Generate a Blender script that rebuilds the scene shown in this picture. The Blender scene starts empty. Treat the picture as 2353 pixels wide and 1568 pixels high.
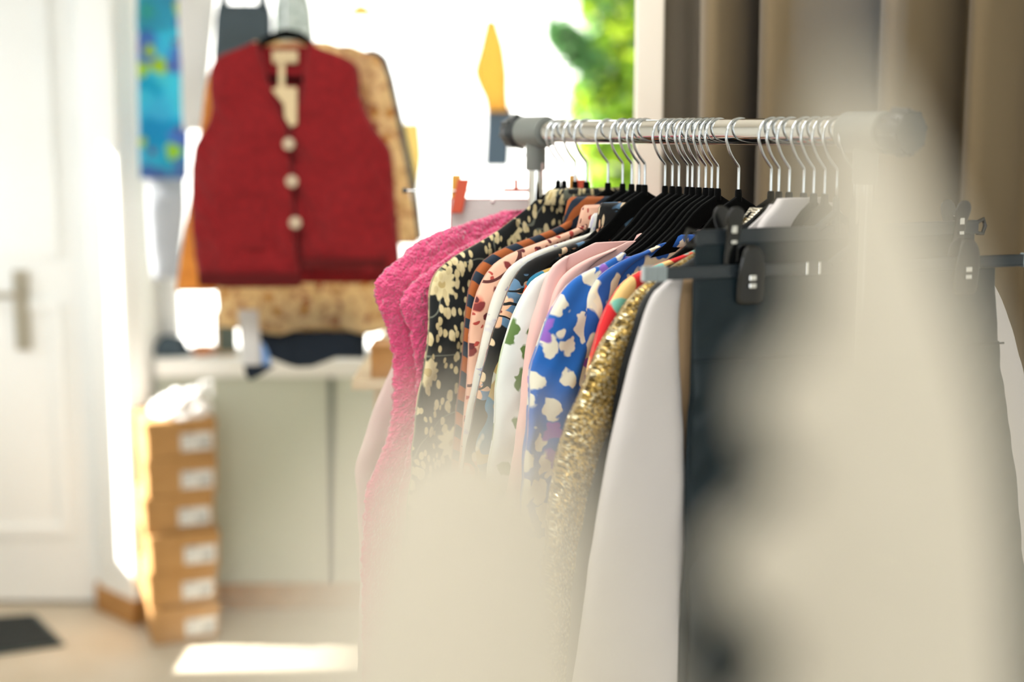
import bpy, math, random
import numpy as np
from mathutils import Vector, noise as mnoise

random.seed(7); rng = np.random.RandomState(7)
S = bpy.context.scene
COL = S.collection
CAMZ = 1.45
TILT = math.radians(8.37)
FPX = 2353 * 50 / 36.0

# ---------------------------------------------------------------- camera, world, sun, exposure
cd = bpy.data.cameras.new('camera'); cam = bpy.data.objects.new('camera', cd); COL.objects.link(cam)
cam.location = (0, 0, CAMZ); cam.rotation_euler = (math.pi/2 - TILT, 0, 0)
cd.lens = 50; cd.sensor_width = 36; cd.clip_start = 0.02; cd.clip_end = 200
cd.dof.use_dof = True; cd.dof.focus_distance = 1.94; cd.dof.aperture_fstop = 1.45; cd.dof.aperture_blades = 0
S.camera = cam
S.view_settings.view_transform = 'Standard'; S.view_settings.look = 'None'
S.view_settings.exposure = 0.0; S.view_settings.gamma = 1; S.view_settings.use_curve_mapping = False
W = bpy.data.worlds.new('world'); S.world = W; W.use_nodes = True
bg = W.node_tree.nodes['Background']; bg.inputs[0].default_value = (0.93, 0.97, 1.0, 1); bg.inputs[1].default_value = 4.2

def sun_lamp(name, direction, strength, color, angle=0.6):
    l = bpy.data.lights.new(name, 'SUN'); l.energy = strength; l.color = color; l.angle = math.radians(angle)
    o = bpy.data.objects.new(name, l); COL.objects.link(o)
    o.rotation_euler = Vector(direction).to_track_quat('-Z', 'Y').to_euler(); return o
sun_lamp('sun', (1.0, 0.0, -0.70), 32.0, (1.0, 0.96, 0.90))
def area(name, loc, size, power, color, direction=(0, 0, -1)):
    l = bpy.data.lights.new(name, 'AREA'); l.shape = 'RECTANGLE'; l.size, l.size_y = size; l.energy = power; l.color = color
    o = bpy.data.objects.new(name, l); COL.objects.link(o); o.location = loc
    o.rotation_euler = Vector(direction).to_track_quat('-Z', 'Y').to_euler(); return o
# unseen fill lights added under the ceiling to brighten the room 
area('ceiling_fill', (0.9, -0.4, 2.62), (1.2, 0.6), 10, (1.0, 0.98, 0.94))
area('ceiling_fill', (-0.9, -1.0, 2.62), (1.2, 0.6), 20, (1.0, 0.98, 0.94))
area('ceiling_fill', (-0.5, 1.7, 2.62), (1.2, 0.6), 26, (1.0, 0.98, 0.94))

# ---------------------------------------------------------------- projection helpers (to read sizes off the photo)
CT, ST = math.cos(TILT), math.sin(TILT)
def ray(px, py):
    u = (px - 1176.5) / FPX; v = (784 - py) / FPX
    return Vector((u, CT + v*ST, -ST + v*CT))
def U(px, py, y):
    d = ray(px, py); k = y / d.y
    return Vector((d.x*k, y, CAMZ + d.z*k))
def X(px, y, z=CAMZ):       # x of a picture column at depth y and height z
    return (px - 1176.5) / FPX * (y*CT - (z - CAMZ)*ST)
def Z(py, y):
    return U(1176, py, y).z

# ---------------------------------------------------------------- object helpers
def tag(o, label=None, cat=None, group=None, kind=None):
    if label: o['label'] = label
    if cat: o['category'] = cat
    if group: o['group'] = group
    if kind: o['kind'] = kind
    return o
def empty(name, loc=(0, 0, 0), rz=0, label=None, cat=None, group=None):
    o = bpy.data.objects.new(name, None); COL.objects.link(o); o.empty_display_size = 0.05
    o.location = loc; o.rotation_euler = (0, 0, rz); return tag(o, label, cat, group)
def mesh(name, V, F, m, parent=None, smooth=True, uv=None, loc=None, rz=0):
    me = bpy.data.meshes.new(name); me.from_pydata([tuple(map(float, v)) for v in V], [], F); me.update()
    if smooth: me.polygons.foreach_set('use_smooth', [True]*len(me.polygons))
    if uv is not None:
        l = me.uv_layers.new(name='UVMap'); idx = np.empty(len(me.loops), dtype=np.int32); me.loops.foreach_get('vertex_index', idx)
        l.data.foreach_set('uv', np.asarray(uv, dtype=np.float32)[idx].ravel())
    if m: me.materials.append(m)
    o = bpy.data.objects.new(name, me); COL.objects.link(o)
    if parent: o.parent = parent
    if loc is not None: o.location = loc
    o.rotation_euler = (0, 0, rz); return o
class MB:
    def __init__(s): s.V = []; s.F = []
    def add(s, V, F):
        n = len(s.V); s.V += [tuple(v) for v in V]; s.F += [tuple(i+n for i in f) for f in F]; return s
    def box(s, a, b):
        x0, y0, z0 = a; x1, y1, z1 = b
        return s.add([(x0,y0,z0),(x1,y0,z0),(x1,y1,z0),(x0,y1,z0),(x0,y0,z1),(x1,y0,z1),(x1,y1,z1),(x0,y1,z1)],
                     [(0,3,2,1),(4,5,6,7),(0,1,5,4),(1,2,6,5),(2,3,7,6),(3,0,4,7)])
    def tube(s, P, r, n=12, cap=True):
        P = [Vector(p) for p in P]; V = []; F = []
        rr = r if isinstance(r, (list, tuple)) else [r]*len(P)
        t0 = (P[1]-P[0]).normalized(); a = t0.orthogonal().normalized()
        for i, p in enumerate(P):
            t = ((P[min(i+1, len(P)-1)] - P[max(i-1, 0)])).normalized()
            a = (a - t*a.dot(t)).normalized(); b = t.cross(a)
            for k in range(n):
                w = 2*math.pi*k/n; V.append(p + (a*math.cos(w) + b*math.sin(w))*rr[i])
        for i in range(len(P)-1):
            for k in range(n):
                F.append((i*n+k, i*n+(k+1) % n, (i+1)*n+(k+1) % n, (i+1)*n+k))
        if cap: F.append(tuple(range(n))[::-1]); F.append(tuple((len(P)-1)*n+k for k in range(n)))
        return s.add(V, F)
    def prism(s, poly, y0, y1, axis='y'):
        n = len(poly)
        f = {'y': lambda a, b, c: (a, c, b), 'z': lambda a, b, c: (a, b, c), 'x': lambda a, b, c: (c, a, b)}[axis]
        V = [f(a, b, y0) for a, b in poly] + [f(a, b, y1) for a, b in poly]
        return s.add(V, [tuple(range(n)), tuple(range(2*n-1, n-1, -1))] + [(i, i+n, (i+1) % n+n, (i+1) % n) for i in range(n)])
    def disc(s, c, ax, R, th, n=24):
        c = Vector(c); ax = Vector(ax).normalized()
        return s.tube([c, c+ax*th*.15, c+ax*th*.85, c+ax*th], [R*.9, R, R, R*.9], n)
    def build(s, name, m, parent=None, smooth=False, bevel=0, seg=2, loc=None, rz=0):
        o = mesh(name, s.V, s.F, m, parent, smooth, loc=loc, rz=rz)
        if smooth:
            md = o.modifiers.new('n', 'EDGE_SPLIT'); md.split_angle = math.radians(50)
        if bevel:
            md = o.modifiers.new('b', 'BEVEL'); md.width = bevel; md.segments = seg; md.limit_method = 'ANGLE'
        return o
def struct(o): o['kind'] = 'structure'; return o

def interp(tab, z):
    tab = sorted(tab); zs = np.array([t[0] for t in tab]); ss = np.array([t[1] for t in tab])
    h = 0.006
    return sum(np.interp(z + k*h, zs, ss) for k in (-2, -1, 0, 1, 2)) / 5.0
def slab(name, L, R, z0, z1, T, m, parent=None, folds=0.0, k=9.0, seed=0, off=0.0, nu=40, nv=70, t0=0.003, ramp=0.12, p=4,
         bumpy=0.0, bscale=60, seed_uv=0.0, twist=0.0, solid=False, hem=0.0, wr=0.0):
    """A hanging piece of cloth: horizontal slices between the edges L(z) and R(z), local x across, y through, z up."""
    rs = np.random.RandomState(seed+11); ph = rs.rand(6)*6.28
    q = np.linspace(0, 1, nv)**1.35; V = []; UVs = []; F = []
    n2 = 2*nu
    for j in range(nv):
        z = z0 + (z1 - z0)*q[j]; a = float(interp(L, z)) if not callable(L) else L(z); b = float(interp(R, z)) if not callable(R) else R(z)
        d = z0 - z; g = min(1.0, d/ramp); g = g*g*(3-2*g)
        Tz = t0 + (T - t0)*g
        for i in range(n2):
            th = 2*math.pi*i/n2; c = math.cos(th); s = math.sin(th)
            u = -math.copysign(abs(c)**(2.0/p), c) if p != 2 else -c
            w = math.copysign(abs(s)**(2.0/2.6), s)
            x = a + (b - a)*(u*0.5 + 0.5)
            y = off + w*Tz + folds*min(1, d/0.45)*(math.sin(k*x*6 + ph[0] + 1.2*math.sin(z*5+ph[1])) + 0.5*math.sin(k*x*11 + ph[2] + z*2)) * (1 - 0.3*abs(u)) + twist*d
            if wr:
                y += wr*mnoise.noise(Vector((x*14 + seed, z*9, 1.7)))*g + 0.5*wr*mnoise.noise(Vector((x*34 + z*22, z*19, seed)))*g
            zz = z + hem*math.sin(x*30+ph[3])*(q[j]**6)
            v = Vector((x, y, zz))
            if bumpy:
                nv3 = Vector((u*0.8, w, 0.25)).normalized()
                cell = mnoise.voronoi(v*bscale)[0][0]
                v = v + nv3*bumpy*(0.9 - cell*1.7 + 0.5*mnoise.noise(v*bscale*0.35))
            V.append(v); UVs.append((x + (0.0 if w >= 0 else 0.37) + seed_uv, z + seed_uv*1.7))
    for j in range(nv-1):
        for i in range(n2):
            F.append((j*n2+i, (j+1)*n2+i, (j+1)*n2+(i+1) % n2, j*n2+(i+1) % n2))
    F.append(tuple(range(n2))); F.append(tuple(reversed([(nv-1)*n2+i for i in range(n2)])))
    return mesh(name, V, F, m, parent, True, UVs)

# ---------------------------------------------------------------- materials
def hexc(h):
    c = [int(h[i:i+2], 16)/255 for i in (0, 2, 4)]
    return tuple(x/12.92 if x <= 0.04045 else ((x+0.055)/1.055)**2.4 for x in c) + (1,)
class Mat:
    def __init__(s, name, color, rough=0.8, metal=0.0, sheen=0.0, spec=0.3, uv=True):
        s.m = bpy.data.materials.new(name); s.m.use_nodes = True; s.nt = s.m.node_tree; s.N = s.nt.nodes
        s.b = s.N['Principled BSDF']; s.b.inputs['Roughness'].default_value = rough; s.b.inputs['Metallic'].default_value = metal
        s.b.inputs['Specular IOR Level'].default_value = spec; s.b.inputs['Sheen Weight'].default_value = sheen
        s.uv = uv; s.src = None; s.col = None; s.base = hexc(color); s.b.inputs['Base Color'].default_value = s.base
    def n(s, t, **kw):
        x = s.N.new(t)
        for k, v in kw.items(): setattr(x, k, v)
        return x
    def l(s, a, b): s.nt.links.new(a, b)
    def math(s, op, a, b=None, c=None):
        x = s.n('ShaderNodeMath', operation=op)
        for i, v in enumerate((a, b, c)):
            if v is None: continue
            if isinstance(v, (int, float)): x.inputs[i].default_value = v
            else: s.l(v, x.inputs[i])
        return x.outputs[0]
    def coord(s):
        if s.src is None:
            tc = s.n('ShaderNodeTexCoord'); s.src = tc.outputs['UV' if s.uv else 'Object']
        return s.src
    def mapped(s, scale=(1, 1, 1), loc=(0, 0, 0), rot=0.0, warp=0.0, wscale=8):
        v = s.coord()
        if warp:
            nz = s.n('ShaderNodeTexNoise'); nz.inputs['Scale'].default_value = wscale; s.l(v, nz.inputs['Vector'])
            sub = s.n('ShaderNodeVectorMath', operation='MULTIPLY_ADD'); s.l(nz.outputs['Color'], sub.inputs[0])
            sub.inputs[1].default_value = (warp,)*3; s.l(v, sub.inputs[2]); v = sub.outputs[0]
        mp = s.n('ShaderNodeMapping'); s.l(v, mp.inputs[0]); mp.inputs['Scale'].default_value = scale
        mp.inputs['Location'].default_value = loc; mp.inputs['Rotation'].default_value = (0, 0, rot); return mp.outputs[0]
    def over(s, color, mask):
        mx = s.n('ShaderNodeMix', data_type='RGBA')
        if s.col is None: mx.inputs[6].default_value = s.base
        else: s.l(s.col, mx.inputs[6])
        if isinstance(color, str): mx.inputs[7].default_value = hexc(color)
        else: s.l(color, mx.inputs[7])
        s.l(mask, mx.inputs[0]); s.col = mx.outputs[2]; return s
    def soft(s, val, lo, hi):
        r = s.n('ShaderNodeMapRange'); r.clamp = True; s.l(val, r.inputs[0]); r.inputs[1].default_value = lo; r.inputs[2].default_value = hi
        return r.outputs[0]
    def flowers(s, color, scale=20, petals=6, R=0.42, density=0.6, seed=0, amp=0.3, stretch=1.0, rot=0.0, warp=0.004, rnd=0.8, edge=0.03, core=None):
        v = s.mapped((scale, scale*stretch, 1), (seed*3.7, seed*1.3, 0), rot, warp, 55)
        vo = s.n('ShaderNodeTexVoronoi', voronoi_dimensions='2D'); vo.inputs['Scale'].default_value = 1; vo.inputs['Randomness'].default_value = rnd
        s.l(v, vo.inputs['Vector'])
        d = s.n('ShaderNodeVectorMath', operation='SUBTRACT'); s.l(v, d.inputs[0]); s.l(vo.outputs['Position'], d.inputs[1])
        sp = s.n('ShaderNodeSeparateXYZ'); s.l(d.outputs[0], sp.inputs[0]); sc = s.n('ShaderNodeSeparateColor'); s.l(vo.outputs['Color'], sc.inputs[0])
        ang = s.math('ARCTAN2', sp.outputs[1], sp.outputs[0]); ang = s.math('MULTIPLY_ADD', sc.outputs[0], 6.28, ang)
        pet = s.math('COSINE', s.math('MULTIPLY', ang, petals))
        rad = s.math('MULTIPLY_ADD', pet, amp*R, R*(1-amp*0.6)); rad = s.math('MULTIPLY', rad, s.math('MULTIPLY_ADD', sc.outputs[1], 0.5, 0.7))
        dist = vo.outputs['Distance']
        k = s.soft(s.math('SUBTRACT', rad, dist), -edge, edge)
        k = s.math('MULTIPLY', k, s.math('LESS_THAN', sc.outputs[2], density))
        s.over(color, k)
        if core:
            k2 = s.math('MULTIPLY', s.math('LESS_THAN', dist, R*0.25), s.math('LESS_THAN', sc.outputs[2], density)); s.over(core, k2)
        return s
    def blobs(s, color, scale=12, th=0.55, seed=0, soft=0.01, detail=1.0, stretch=1.0, rot=0.0):
        v = s.mapped((1, stretch, 1), (seed*2.1, seed*0.7, seed), rot)
        nz = s.n('ShaderNodeTexNoise'); nz.inputs['Scale'].default_value = scale; nz.inputs['Detail'].default_value = detail; s.l(v, nz.inputs['Vector'])
        return s.over(color, s.soft(nz.outputs['Fac'], th-soft, th+soft))
    def lines(s, color, scale=8, w=0.012, seed=0, detail=0.5):
        v = s.mapped((1, 1, 1), (seed*2.1, seed*0.7, seed))
        nz = s.n('ShaderNodeTexNoise'); nz.inputs['Scale'].default_value = scale; nz.inputs['Detail'].default_value = detail; s.l(v, nz.inputs['Vector'])
        a = s.math('ABSOLUTE', s.math('SUBTRACT', nz.outputs['Fac'], 0.5)); return s.over(color, s.math('LESS_THAN', a, w))
    def stripes(s, color, freq=20, duty=0.5, warp=0.02, rot=0.0, wscale=9):
        v = s.mapped((1, 1, 1), (0, 0, 0), rot, warp, wscale); sp = s.n('ShaderNodeSeparateXYZ'); s.l(v, sp.inputs[0])
        f = s.math('FRACT', s.math('MULTIPLY', sp.outputs[1], freq)); return s.over(color, s.math('LESS_THAN', f, duty))
    def bump(s, scale=300, strength=0.2, dist=0.001, detail=2, kind='noise', stretch=1):
        v = s.mapped((1, stretch, 1))
        if kind == 'noise': nz = s.n('ShaderNodeTexNoise'); nz.inputs['Detail'].default_value = detail; o = nz.outputs['Fac']
        else: nz = s.n('ShaderNodeTexVoronoi'); o = nz.outputs['Distance']
        nz.inputs['Scale'].default_value = scale; s.l(v, nz.inputs['Vector'])
        bp = s.n('ShaderNodeBump'); bp.inputs['Strength'].default_value = strength; bp.inputs['Distance'].default_value = dist
        s.l(o, bp.inputs['Height']); s.l(bp.outputs[0], s.b.inputs['Normal']); return s
    def trans(s, amt=0.35):
        out = s.N['Material Output']; t = s.n('ShaderNodeBsdfTranslucent'); mx = s.n('ShaderNodeMixShader'); mx.inputs[0].default_value = amt
        if s.col is not None: s.l(s.col, t.inputs[0])
        else: t.inputs[0].default_value = s.base
        s.l(s.b.outputs[0], mx.inputs[1]); s.l(t.outputs[0], mx.inputs[2]); s.l(mx.outputs[0], out.inputs[0]); return s
    def done(s):
        if s.col is not None: s.l(s.col, s.b.inputs['Base Color'])
        return s.m
def P(name, color, rough=0.8, metal=0.0, **k): return Mat(name, color, rough, metal, uv=False, **k)

def cloth(name, color, sheen=0.15): return Mat(name, color, 0.85, sheen=sheen)
M = {}
M['wall'] = P('white_paint', 'f3f4f0', 0.7).bump(60, 0.05).done()
M['wall_low'] = P('pale_sage_panel', 'c8cfc1', 0.6).bump(60, 0.04).done()
M['door'] = P('white_door_paint', 'f2f5f4', 0.4).done()
M['seam'] = P('dark_sealing_strip', '5c625d', 0.6).done()
M['floor'] = P('beige_stone', 'cbc2b0', 0.5).blobs('c0b5a0', 5, 0.5, 0, 0.2, 3).bump(30, 0.05).done()
M['ceiling'] = P('ceiling_paint', 'f0ece2', 0.8).done()
w = P('oak', 'b98a52', 0.5)
w.over('9c6d3a', w.soft(w.math('FRACT', w.math('MULTIPLY', 3.0, 0.3)), 0, 9)); w.blobs('a87a45', 14, 0.5, 1, 0.12, 4, stretch=0.15)
M['oak'] = w.done()
M['light_wood'] = P('light_wood', 'dccdb0', 0.5).blobs('d0bf9f', 9, 0.5, 1, 0.2, 4, stretch=0.2).done()
M['card'] = P('kraft_cardboard', 'b98f5c', 0.85).blobs('ac824f', 30, 0.5, 1, 0.25, 3).done()
M['sticker'] = P('white_sticker', 'dcdcd8', 0.5).done()
M['ink'] = P('grey_ink', '6a6f70', 0.6).done()
M['chrome'] = P('chrome', 'dededc', 0.06, 1.0).done()
M['wire'] = P('hook_steel', 'd0d6dc', 0.18, 1.0).done()
M['grey_plastic'] = P('grey_plastic', '767b78', 0.42, spec=0.5).bump(500, 0.06).done()
M['dark_plastic'] = P('dark_plastic', '2b3032', 0.35, spec=0.5).done()
M['black_gloss'] = P('black_gloss_plastic', '0b0d0f', 0.22, spec=0.6).done()
M['bar_plastic'] = P('slate_plastic', '252e35', 0.4, spec=0.5).done()
M['clear_plastic'] = P('clear_sleeve', '8c989c', 0.2, spec=0.6).done()
M['velvet'] = P('black_velvet', '050606', 0.95, sheen=0.06, spec=0.05).bump(900, 0.3).done()
M['mat'] = P('charcoal_doormat', '2c3132', 0.95).bump(250, 0.6).done()
M['matrim'] = P('mat_rubber_edge', '46504f', 0.7).done()
M['red_wool'] = Mat('red_boiled_wool', '8e1a20', 0.95, sheen=0.15).blobs('7a151b', 60, 0.5, 1, 0.2, 3).bump(220, 0.5).done()
M['dark_red'] = Mat('dark_red_band', '5a1416', 0.95).bump(220, 0.4).done()
M['button'] = P('horn_button', 'cbb9a0', 0.35).done()
M['tan_label'] = P('cream_label', 'd9c69f', 0.7).done()
g = Mat('sand_floral', 'efdcb4', 0.85).blobs('c4a07c', 38, 0.56, 1, 0.05, 2).blobs('dcc79b', 30, 0.6, 5, 0.05, 2).flowers('9d5b4a', 34, 5, 0.34, 0.25, 3).flowers('c08838', 30, 5, 0.3, 0.2, 9)
M['sand_floral'] = g.trans(0.6).done()
M['orange_lining'] = Mat('amber_sleeve', 'f0b866', 0.8).blobs('e2a75a', 20, 0.5, 1, 0.1, 2).trans(0.55).done()
M['navy'] = Mat('navy_cloth', '1d2733', 0.85).bump(400, 0.2).done()
M['navy_blue'] = Mat('slate_blue_cloth', '4d6474', 0.85).trans(0.2).done()
g = Mat('turquoise_print', '62cfe0', 0.8).blobs('3aaccb', 9, 0.52, 2, 0.05, 1).flowers('6f8ac4', 9, 4, 0.42, 0.5, 2, amp=0.12, core='8a6ab0').flowers('d8dc3c', 13, 3, 0.28, 0.3, 5, amp=0.15).flowers('8a4a86', 16, 4, 0.2, 0.25, 7)
M['turquoise'] = g.trans(0.7).done()
M['turq_plain'] = Mat('turquoise_plain', '66d2e4', 0.8).trans(0.7).done()
M['pale_grey_cloth'] = Mat('pale_grey_cloth', 'c8ccd2', 0.8).trans(0.4).done()
M['slate'] = Mat('slate_cloth', '4a5862', 0.8).bump(300, 0.2).done()
M['yellow'] = Mat('yellow_cloth', 'f3d084', 0.8).trans(0.7).done()
M['jeans'] = Mat('blue_denim', '6f87a0', 0.85).trans(0.15).bump(400, 0.3).done()
M['white_cloth'] = Mat('white_cotton', 'e9e9e8', 0.85).trans(0.25).done()
M['blue_lining'] = Mat('light_blue_cloth', '7da6e0', 0.8).done()
M['lace'] = Mat('grey_lace', 'd3dad8', 0.8).blobs('aab5b2', 60, 0.55, 1, 0.05, 1).trans(0.5).done()
# prints on the rack
M['sherpa'] = Mat('pink_sherpa', 'f2588f', 0.95, sheen=0.9).blobs('e64580', 70, 0.5, 1, 0.2, 2).bump(260, 1.0, 0.004, kind='v').done()
g = cloth('black_cream_floral', '15191a').lines('6a6e62', 11, 0.006, 2).flowers('ddcfa2', 21, 10, 0.42, 0.5, 3, amp=0.14, core='c4ae78', stretch=.8).flowers('d9caa0', 74, 1, 0.32, 0.5, 6, stretch=0.5, rot=0.6, amp=0.1).flowers('cdbd90', 95, 1, 0.3, 0.4, 9, stretch=0.5, rot=-0.8, amp=0.1).flowers('cdbd90', 110, 1, 0.3, 0.35, 12, stretch=0.5, rot=0.1, amp=0.1)
M['floral_black'] = g.bump(500, 0.1).done()
g = cloth('rust_navy_stripe', 'a55a2c').stripes('1e2d3e', 30, 0.47, 0.04, -0.65)
M['stripe'] = g.done()
g = cloth('peach_dots', 'e3b49c').blobs('cf6b58', 9, 0.6, 3, 0.01, 1.5).flowers('7c2f2f', 30, 2, 0.26, 0.42, 2, amp=0.15, warp=0.012).flowers('5a1f26', 52, 2, 0.26, 0.35, 8, amp=0.2, warp=0.012).flowers('b0463e', 70, 2, 0.25, 0.3, 5, amp=0.2, warp=0.01).lines('5a2c2a', 7, 0.004, 6)
M['peach'] = g.done()
g = cloth('white_lilac', 'd9d8cf').blobs('b9b5c8', 26, 0.6, 2, 0.04, 3).flowers('a9a7bd', 60, 3, 0.2, 0.35, 4)
M['lilac'] = g.done()
g = cloth('black_butterfly', '141415').blobs('5d7f9f', 11, 0.56, 4, 0.008, 1).flowers('d8ac8c', 24, 5, 0.44, 0.5, 3, amp=0.4, core='7c3c2c').flowers('cf4b27', 17, 3, 0.36, 0.22, 6).lines('14181a', 30, 0.02, 6).flowers('d9c2a0', 60, 1, 0.25, 0.3, 4, stretch=0.5)
M['butterfly'] = g.done()
g = cloth('multi_floral', 'c7a55a').blobs('2c7da2', 22, 0.52, 2, 0.01, 2).blobs('e0dccb', 18, 0.58, 7, 0.01, 2).flowers('d9512c', 30, 5, 0.4, 0.45, 2, core='e8b23a').flowers('7f63a8', 20, 5, 0.36, 0.2, 6).flowers('e7b63c', 24, 5, 0.36, 0.25, 9, core='a0342a')
M['multi'] = g.done()
g = cloth('white_green_leaf', 'dde3e1').flowers('5f7d45', 34, 2, 0.34, 0.45, 3, stretch=0.6, rot=0.5, amp=0.3, warp=0.02).flowers('7a9a5c', 28, 2, 0.3, 0.35, 6, stretch=0.6, rot=-0.5, warp=0.02).blobs('bccf9e', 8, 0.62, 3, 0.03, 1)
M['leaf_print'] = g.done()
M['pink'] = cloth('pale_pink_cotton', 'ecc0bb').bump(600, 0.1).done()
M['pink2'] = cloth('blush_cotton', 'e9bdb6').bump(600, 0.1).done()
g = cloth('blue_white_print', '1f63b8').flowers('e2dfce', 32, 4, 0.44, 0.72, 4, amp=0.10, warp=0.022, stretch=0.8).blobs('e2dfce', 19, 0.64, 9, 0.01, 2.5).flowers('8f62c0', 17, 3, 0.3, 0.3, 8, warp=0.02).flowers('d23a5e', 9, 2, 0.22, 0.2, 5, amp=0.2)
M['blue_a'] = g.done()
g = cloth('blue_cream_print', '2359ab').blobs('e5ddc2', 21, 0.5, 6, 0.01, 2.0, 0.7).flowers('9a5cb8', 20, 3, 0.28, 0.3, 2, warp=0.02).flowers('dcd8c6', 26, 4, 0.32, 0.4, 7, warp=0.02)
M['blue_b'] = g.done()
g = cloth('red_poppy', 'd92a30').blobs('ebc684', 16, 0.56, 3, 0.01, 1.2).flowers('c21f55', 18, 5, 0.45, 0.4, 2, amp=0.15).flowers('7cc4b4', 22, 2, 0.35, 0.3, 5, amp=0.2).flowers('e4502c', 20, 4, 0.4, 0.4, 8, amp=0.15)
M['poppy'] = g.done()
g = Mat('gold_sequin', 'b79a5a', 0.33, 0.85)
v = g.mapped((1, 1, 1)); vo = g.n('ShaderNodeTexVoronoi', voronoi_dimensions='2D'); vo.inputs['Scale'].default_value = 520; g.l(v, vo.inputs['Vector'])
nm = g.n('ShaderNodeVectorMath', operation='MULTIPLY_ADD'); g.l(vo.outputs['Color'], nm.inputs[0]); nm.inputs[1].default_value = (1.15,)*3; nm.inputs[2].default_value = (-0.575,)*3
geo = g.n('ShaderNodeNewGeometry'); ad = g.n('ShaderNodeVectorMath', operation='ADD'); g.l(geo.outputs['Normal'], ad.inputs[0]); g.l(nm.outputs[0], ad.inputs[1])
no = g.n('ShaderNodeVectorMath', operation='NORMALIZE'); g.l(ad.outputs[0], no.inputs[0]); g.l(no.outputs[0], g.b.inputs['Normal'])
sc2 = g.n('ShaderNodeSeparateColor'); g.l(vo.outputs['Color'], sc2.inputs[0])
g.over('5e4d2a', g.math('LESS_THAN', sc2.outputs[0], .36)); g.over('f6ecc8', g.math('GREATER_THAN', sc2.outputs[0], .82))  # glitter put into the colour as random dark and pale cells
M['sequin'] = g.done()
g = Mat('silver_mesh', 'c9c2b0', 0.35, 0.5)
v = g.mapped((420, 420, 1), rot=0.78); ck = g.n('ShaderNodeTexChecker'); ck.inputs['Scale'].default_value = 1; g.l(v, ck.inputs['Vector']); g.over('6d675a', ck.outputs['Fac'])
M['silver_mesh'] = g.done()
M['black_coat'] = cloth('black_wool_coat', '16191b', 0.3).bump(400, 0.3).done()
M['white_coat'] = Mat('white_coat_cloth', 'cdc9c9', 0.75, sheen=0.1).bump(700, 0.08).done()
M['camel'] = Mat('camel_tan', 'c9a983', 0.8).done()
M['leather'] = Mat('black_leather', '101f26', 0.45, spec=0.25).bump(160, 0.12, detail=4).done()
M['cream_fg'] = Mat('cream_knit', 'c5beae', 0.9, sheen=0.1).bump(200, 0.2).done()
M['pale_pink_long'] = Mat('pale_pink_satin', 'e3cdc8', 0.5).trans(0.2).done()
g = P('tan_curtain', '7a6a50', 0.9, sheen=0.2).bump(700, 0.25)
M['curtain'] = g.done()
M['curtain_grey'] = P('taupe_curtain', '736c60', 0.9).bump(700, 0.2).done()
M['post'] = P('cream_post', 'f6eee0', 0.6).done()
M['clip_red'] = P('red_wood', 'c8583e', 0.5).done()
M['clip_yellow'] = P('pine_wood', 'd3a24a', 0.5).done()
M['red_trim'] = P('red_piping', 'd0404a', 0.6).done()
M['bag_white'] = Mat('white_canvas', 'dcd8d8', 0.8).trans(0.3).done()
M['leafA'] = P('leaf_green', '7fa528', 0.6).trans(0.35).done()
M['leafB'] = P('leaf_dark', '44703a', 0.6).trans(0.2).done()
M['leafC'] = P('leaf_lime', 'b9cf34', 0.6).trans(0.45).done()
M['bark'] = P('bark', '5b4a38', 0.9).done()
M['street'] = P('pale_paving', 'd9d6cf', 0.9).done()
M['facade'] = P('white_render', 'efeeea', 0.9).done()
gm = bpy.data.materials.new('window_glass'); gm.use_nodes = True; nt = gm.node_tree; nt.nodes.clear()
o_ = nt.nodes.new('ShaderNodeOutputMaterial'); mx = nt.nodes.new('ShaderNodeMixShader'); tr = nt.nodes.new('ShaderNodeBsdfTransparent'); gl = nt.nodes.new('ShaderNodeBsdfGlossy')
fr = nt.nodes.new('ShaderNodeFresnel'); fr.inputs[0].default_value = 1.3; gl.inputs['Roughness'].default_value = 0.02
nt.links.new(fr.outputs[0], mx.inputs[0]); nt.links.new(tr.outputs[0], mx.inputs[1]); nt.links.new(gl.outputs[0], mx.inputs[2]); nt.links.new(mx.outputs[0], o_.inputs[0])
M['glass'] = gm

# ---------------------------------------------------------------- setting: the shop room
YW = 4.20                                    # inner face of the window wall
XL, XR, YB, ZC = -2.0, 2.2, -2.6, 2.70
SILL = Z(822, YW)
struct(MB().box((XL-.2, YB-.2, -0.1), (XR+.2, YW+.3, 0)).build('floor', M['floor']))
struct(MB().box((XL-.2, YB-.2, ZC), (XR+.2, YW+.3, ZC+.15)).build('ceiling', M['ceiling']))
wl = X(342, YW, 1.4)
b = MB(); b.box((wl, YW, 0), (XR, YW+.22, SILL-.06)); b.box((wl, YW, 2.45), (XR, YW+.22, ZC)); b.box((1.9, YW, SILL-.06), (XR, YW+.22, 2.45))
struct(b.build('wall_back', M['wall_low']))
struct(MB().box((wl, YW-.03, SILL-.055), (1.9, YW+.22, SILL)).build('trim_1', M['wall'], bevel=.006))
b = MB(); b.box((XL, YW+.1, 0), (-1.26, YW+.22, ZC)); struct(b.build('wall_door_side', M['wall']))
b = MB(); b.box((XL-.15, YB, 0), (XL, 3.66, ZC)); b.box((XL-.15, 4.14, 0), (XL, YW+.22, ZC)); b.box((XL-.15, 3.66, 0), (XL, 4.14, .76)); b.box((XL-.15, 3.58, 2.1), (XL, 4.14, ZC))
struct(b.build('wall_left', M['wall']))
struct(MB().box((XR, YB, 0), (XR+.15, YW+.22, ZC)).build('wall_right', M['wall']))
b = MB(); b.box((XL-.15, YB-.2, 0), (-.9, YB, ZC)); b.box((1.5, YB-.2, 0), (XR+.15, YB, ZC)); b.box((-.9, YB-.2, 0), (1.5, YB, .7)); b.box((-.9, YB-.2, 2.05), (1.5, YB, ZC))
struct(b.build('wall_front', M['wall']))
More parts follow.
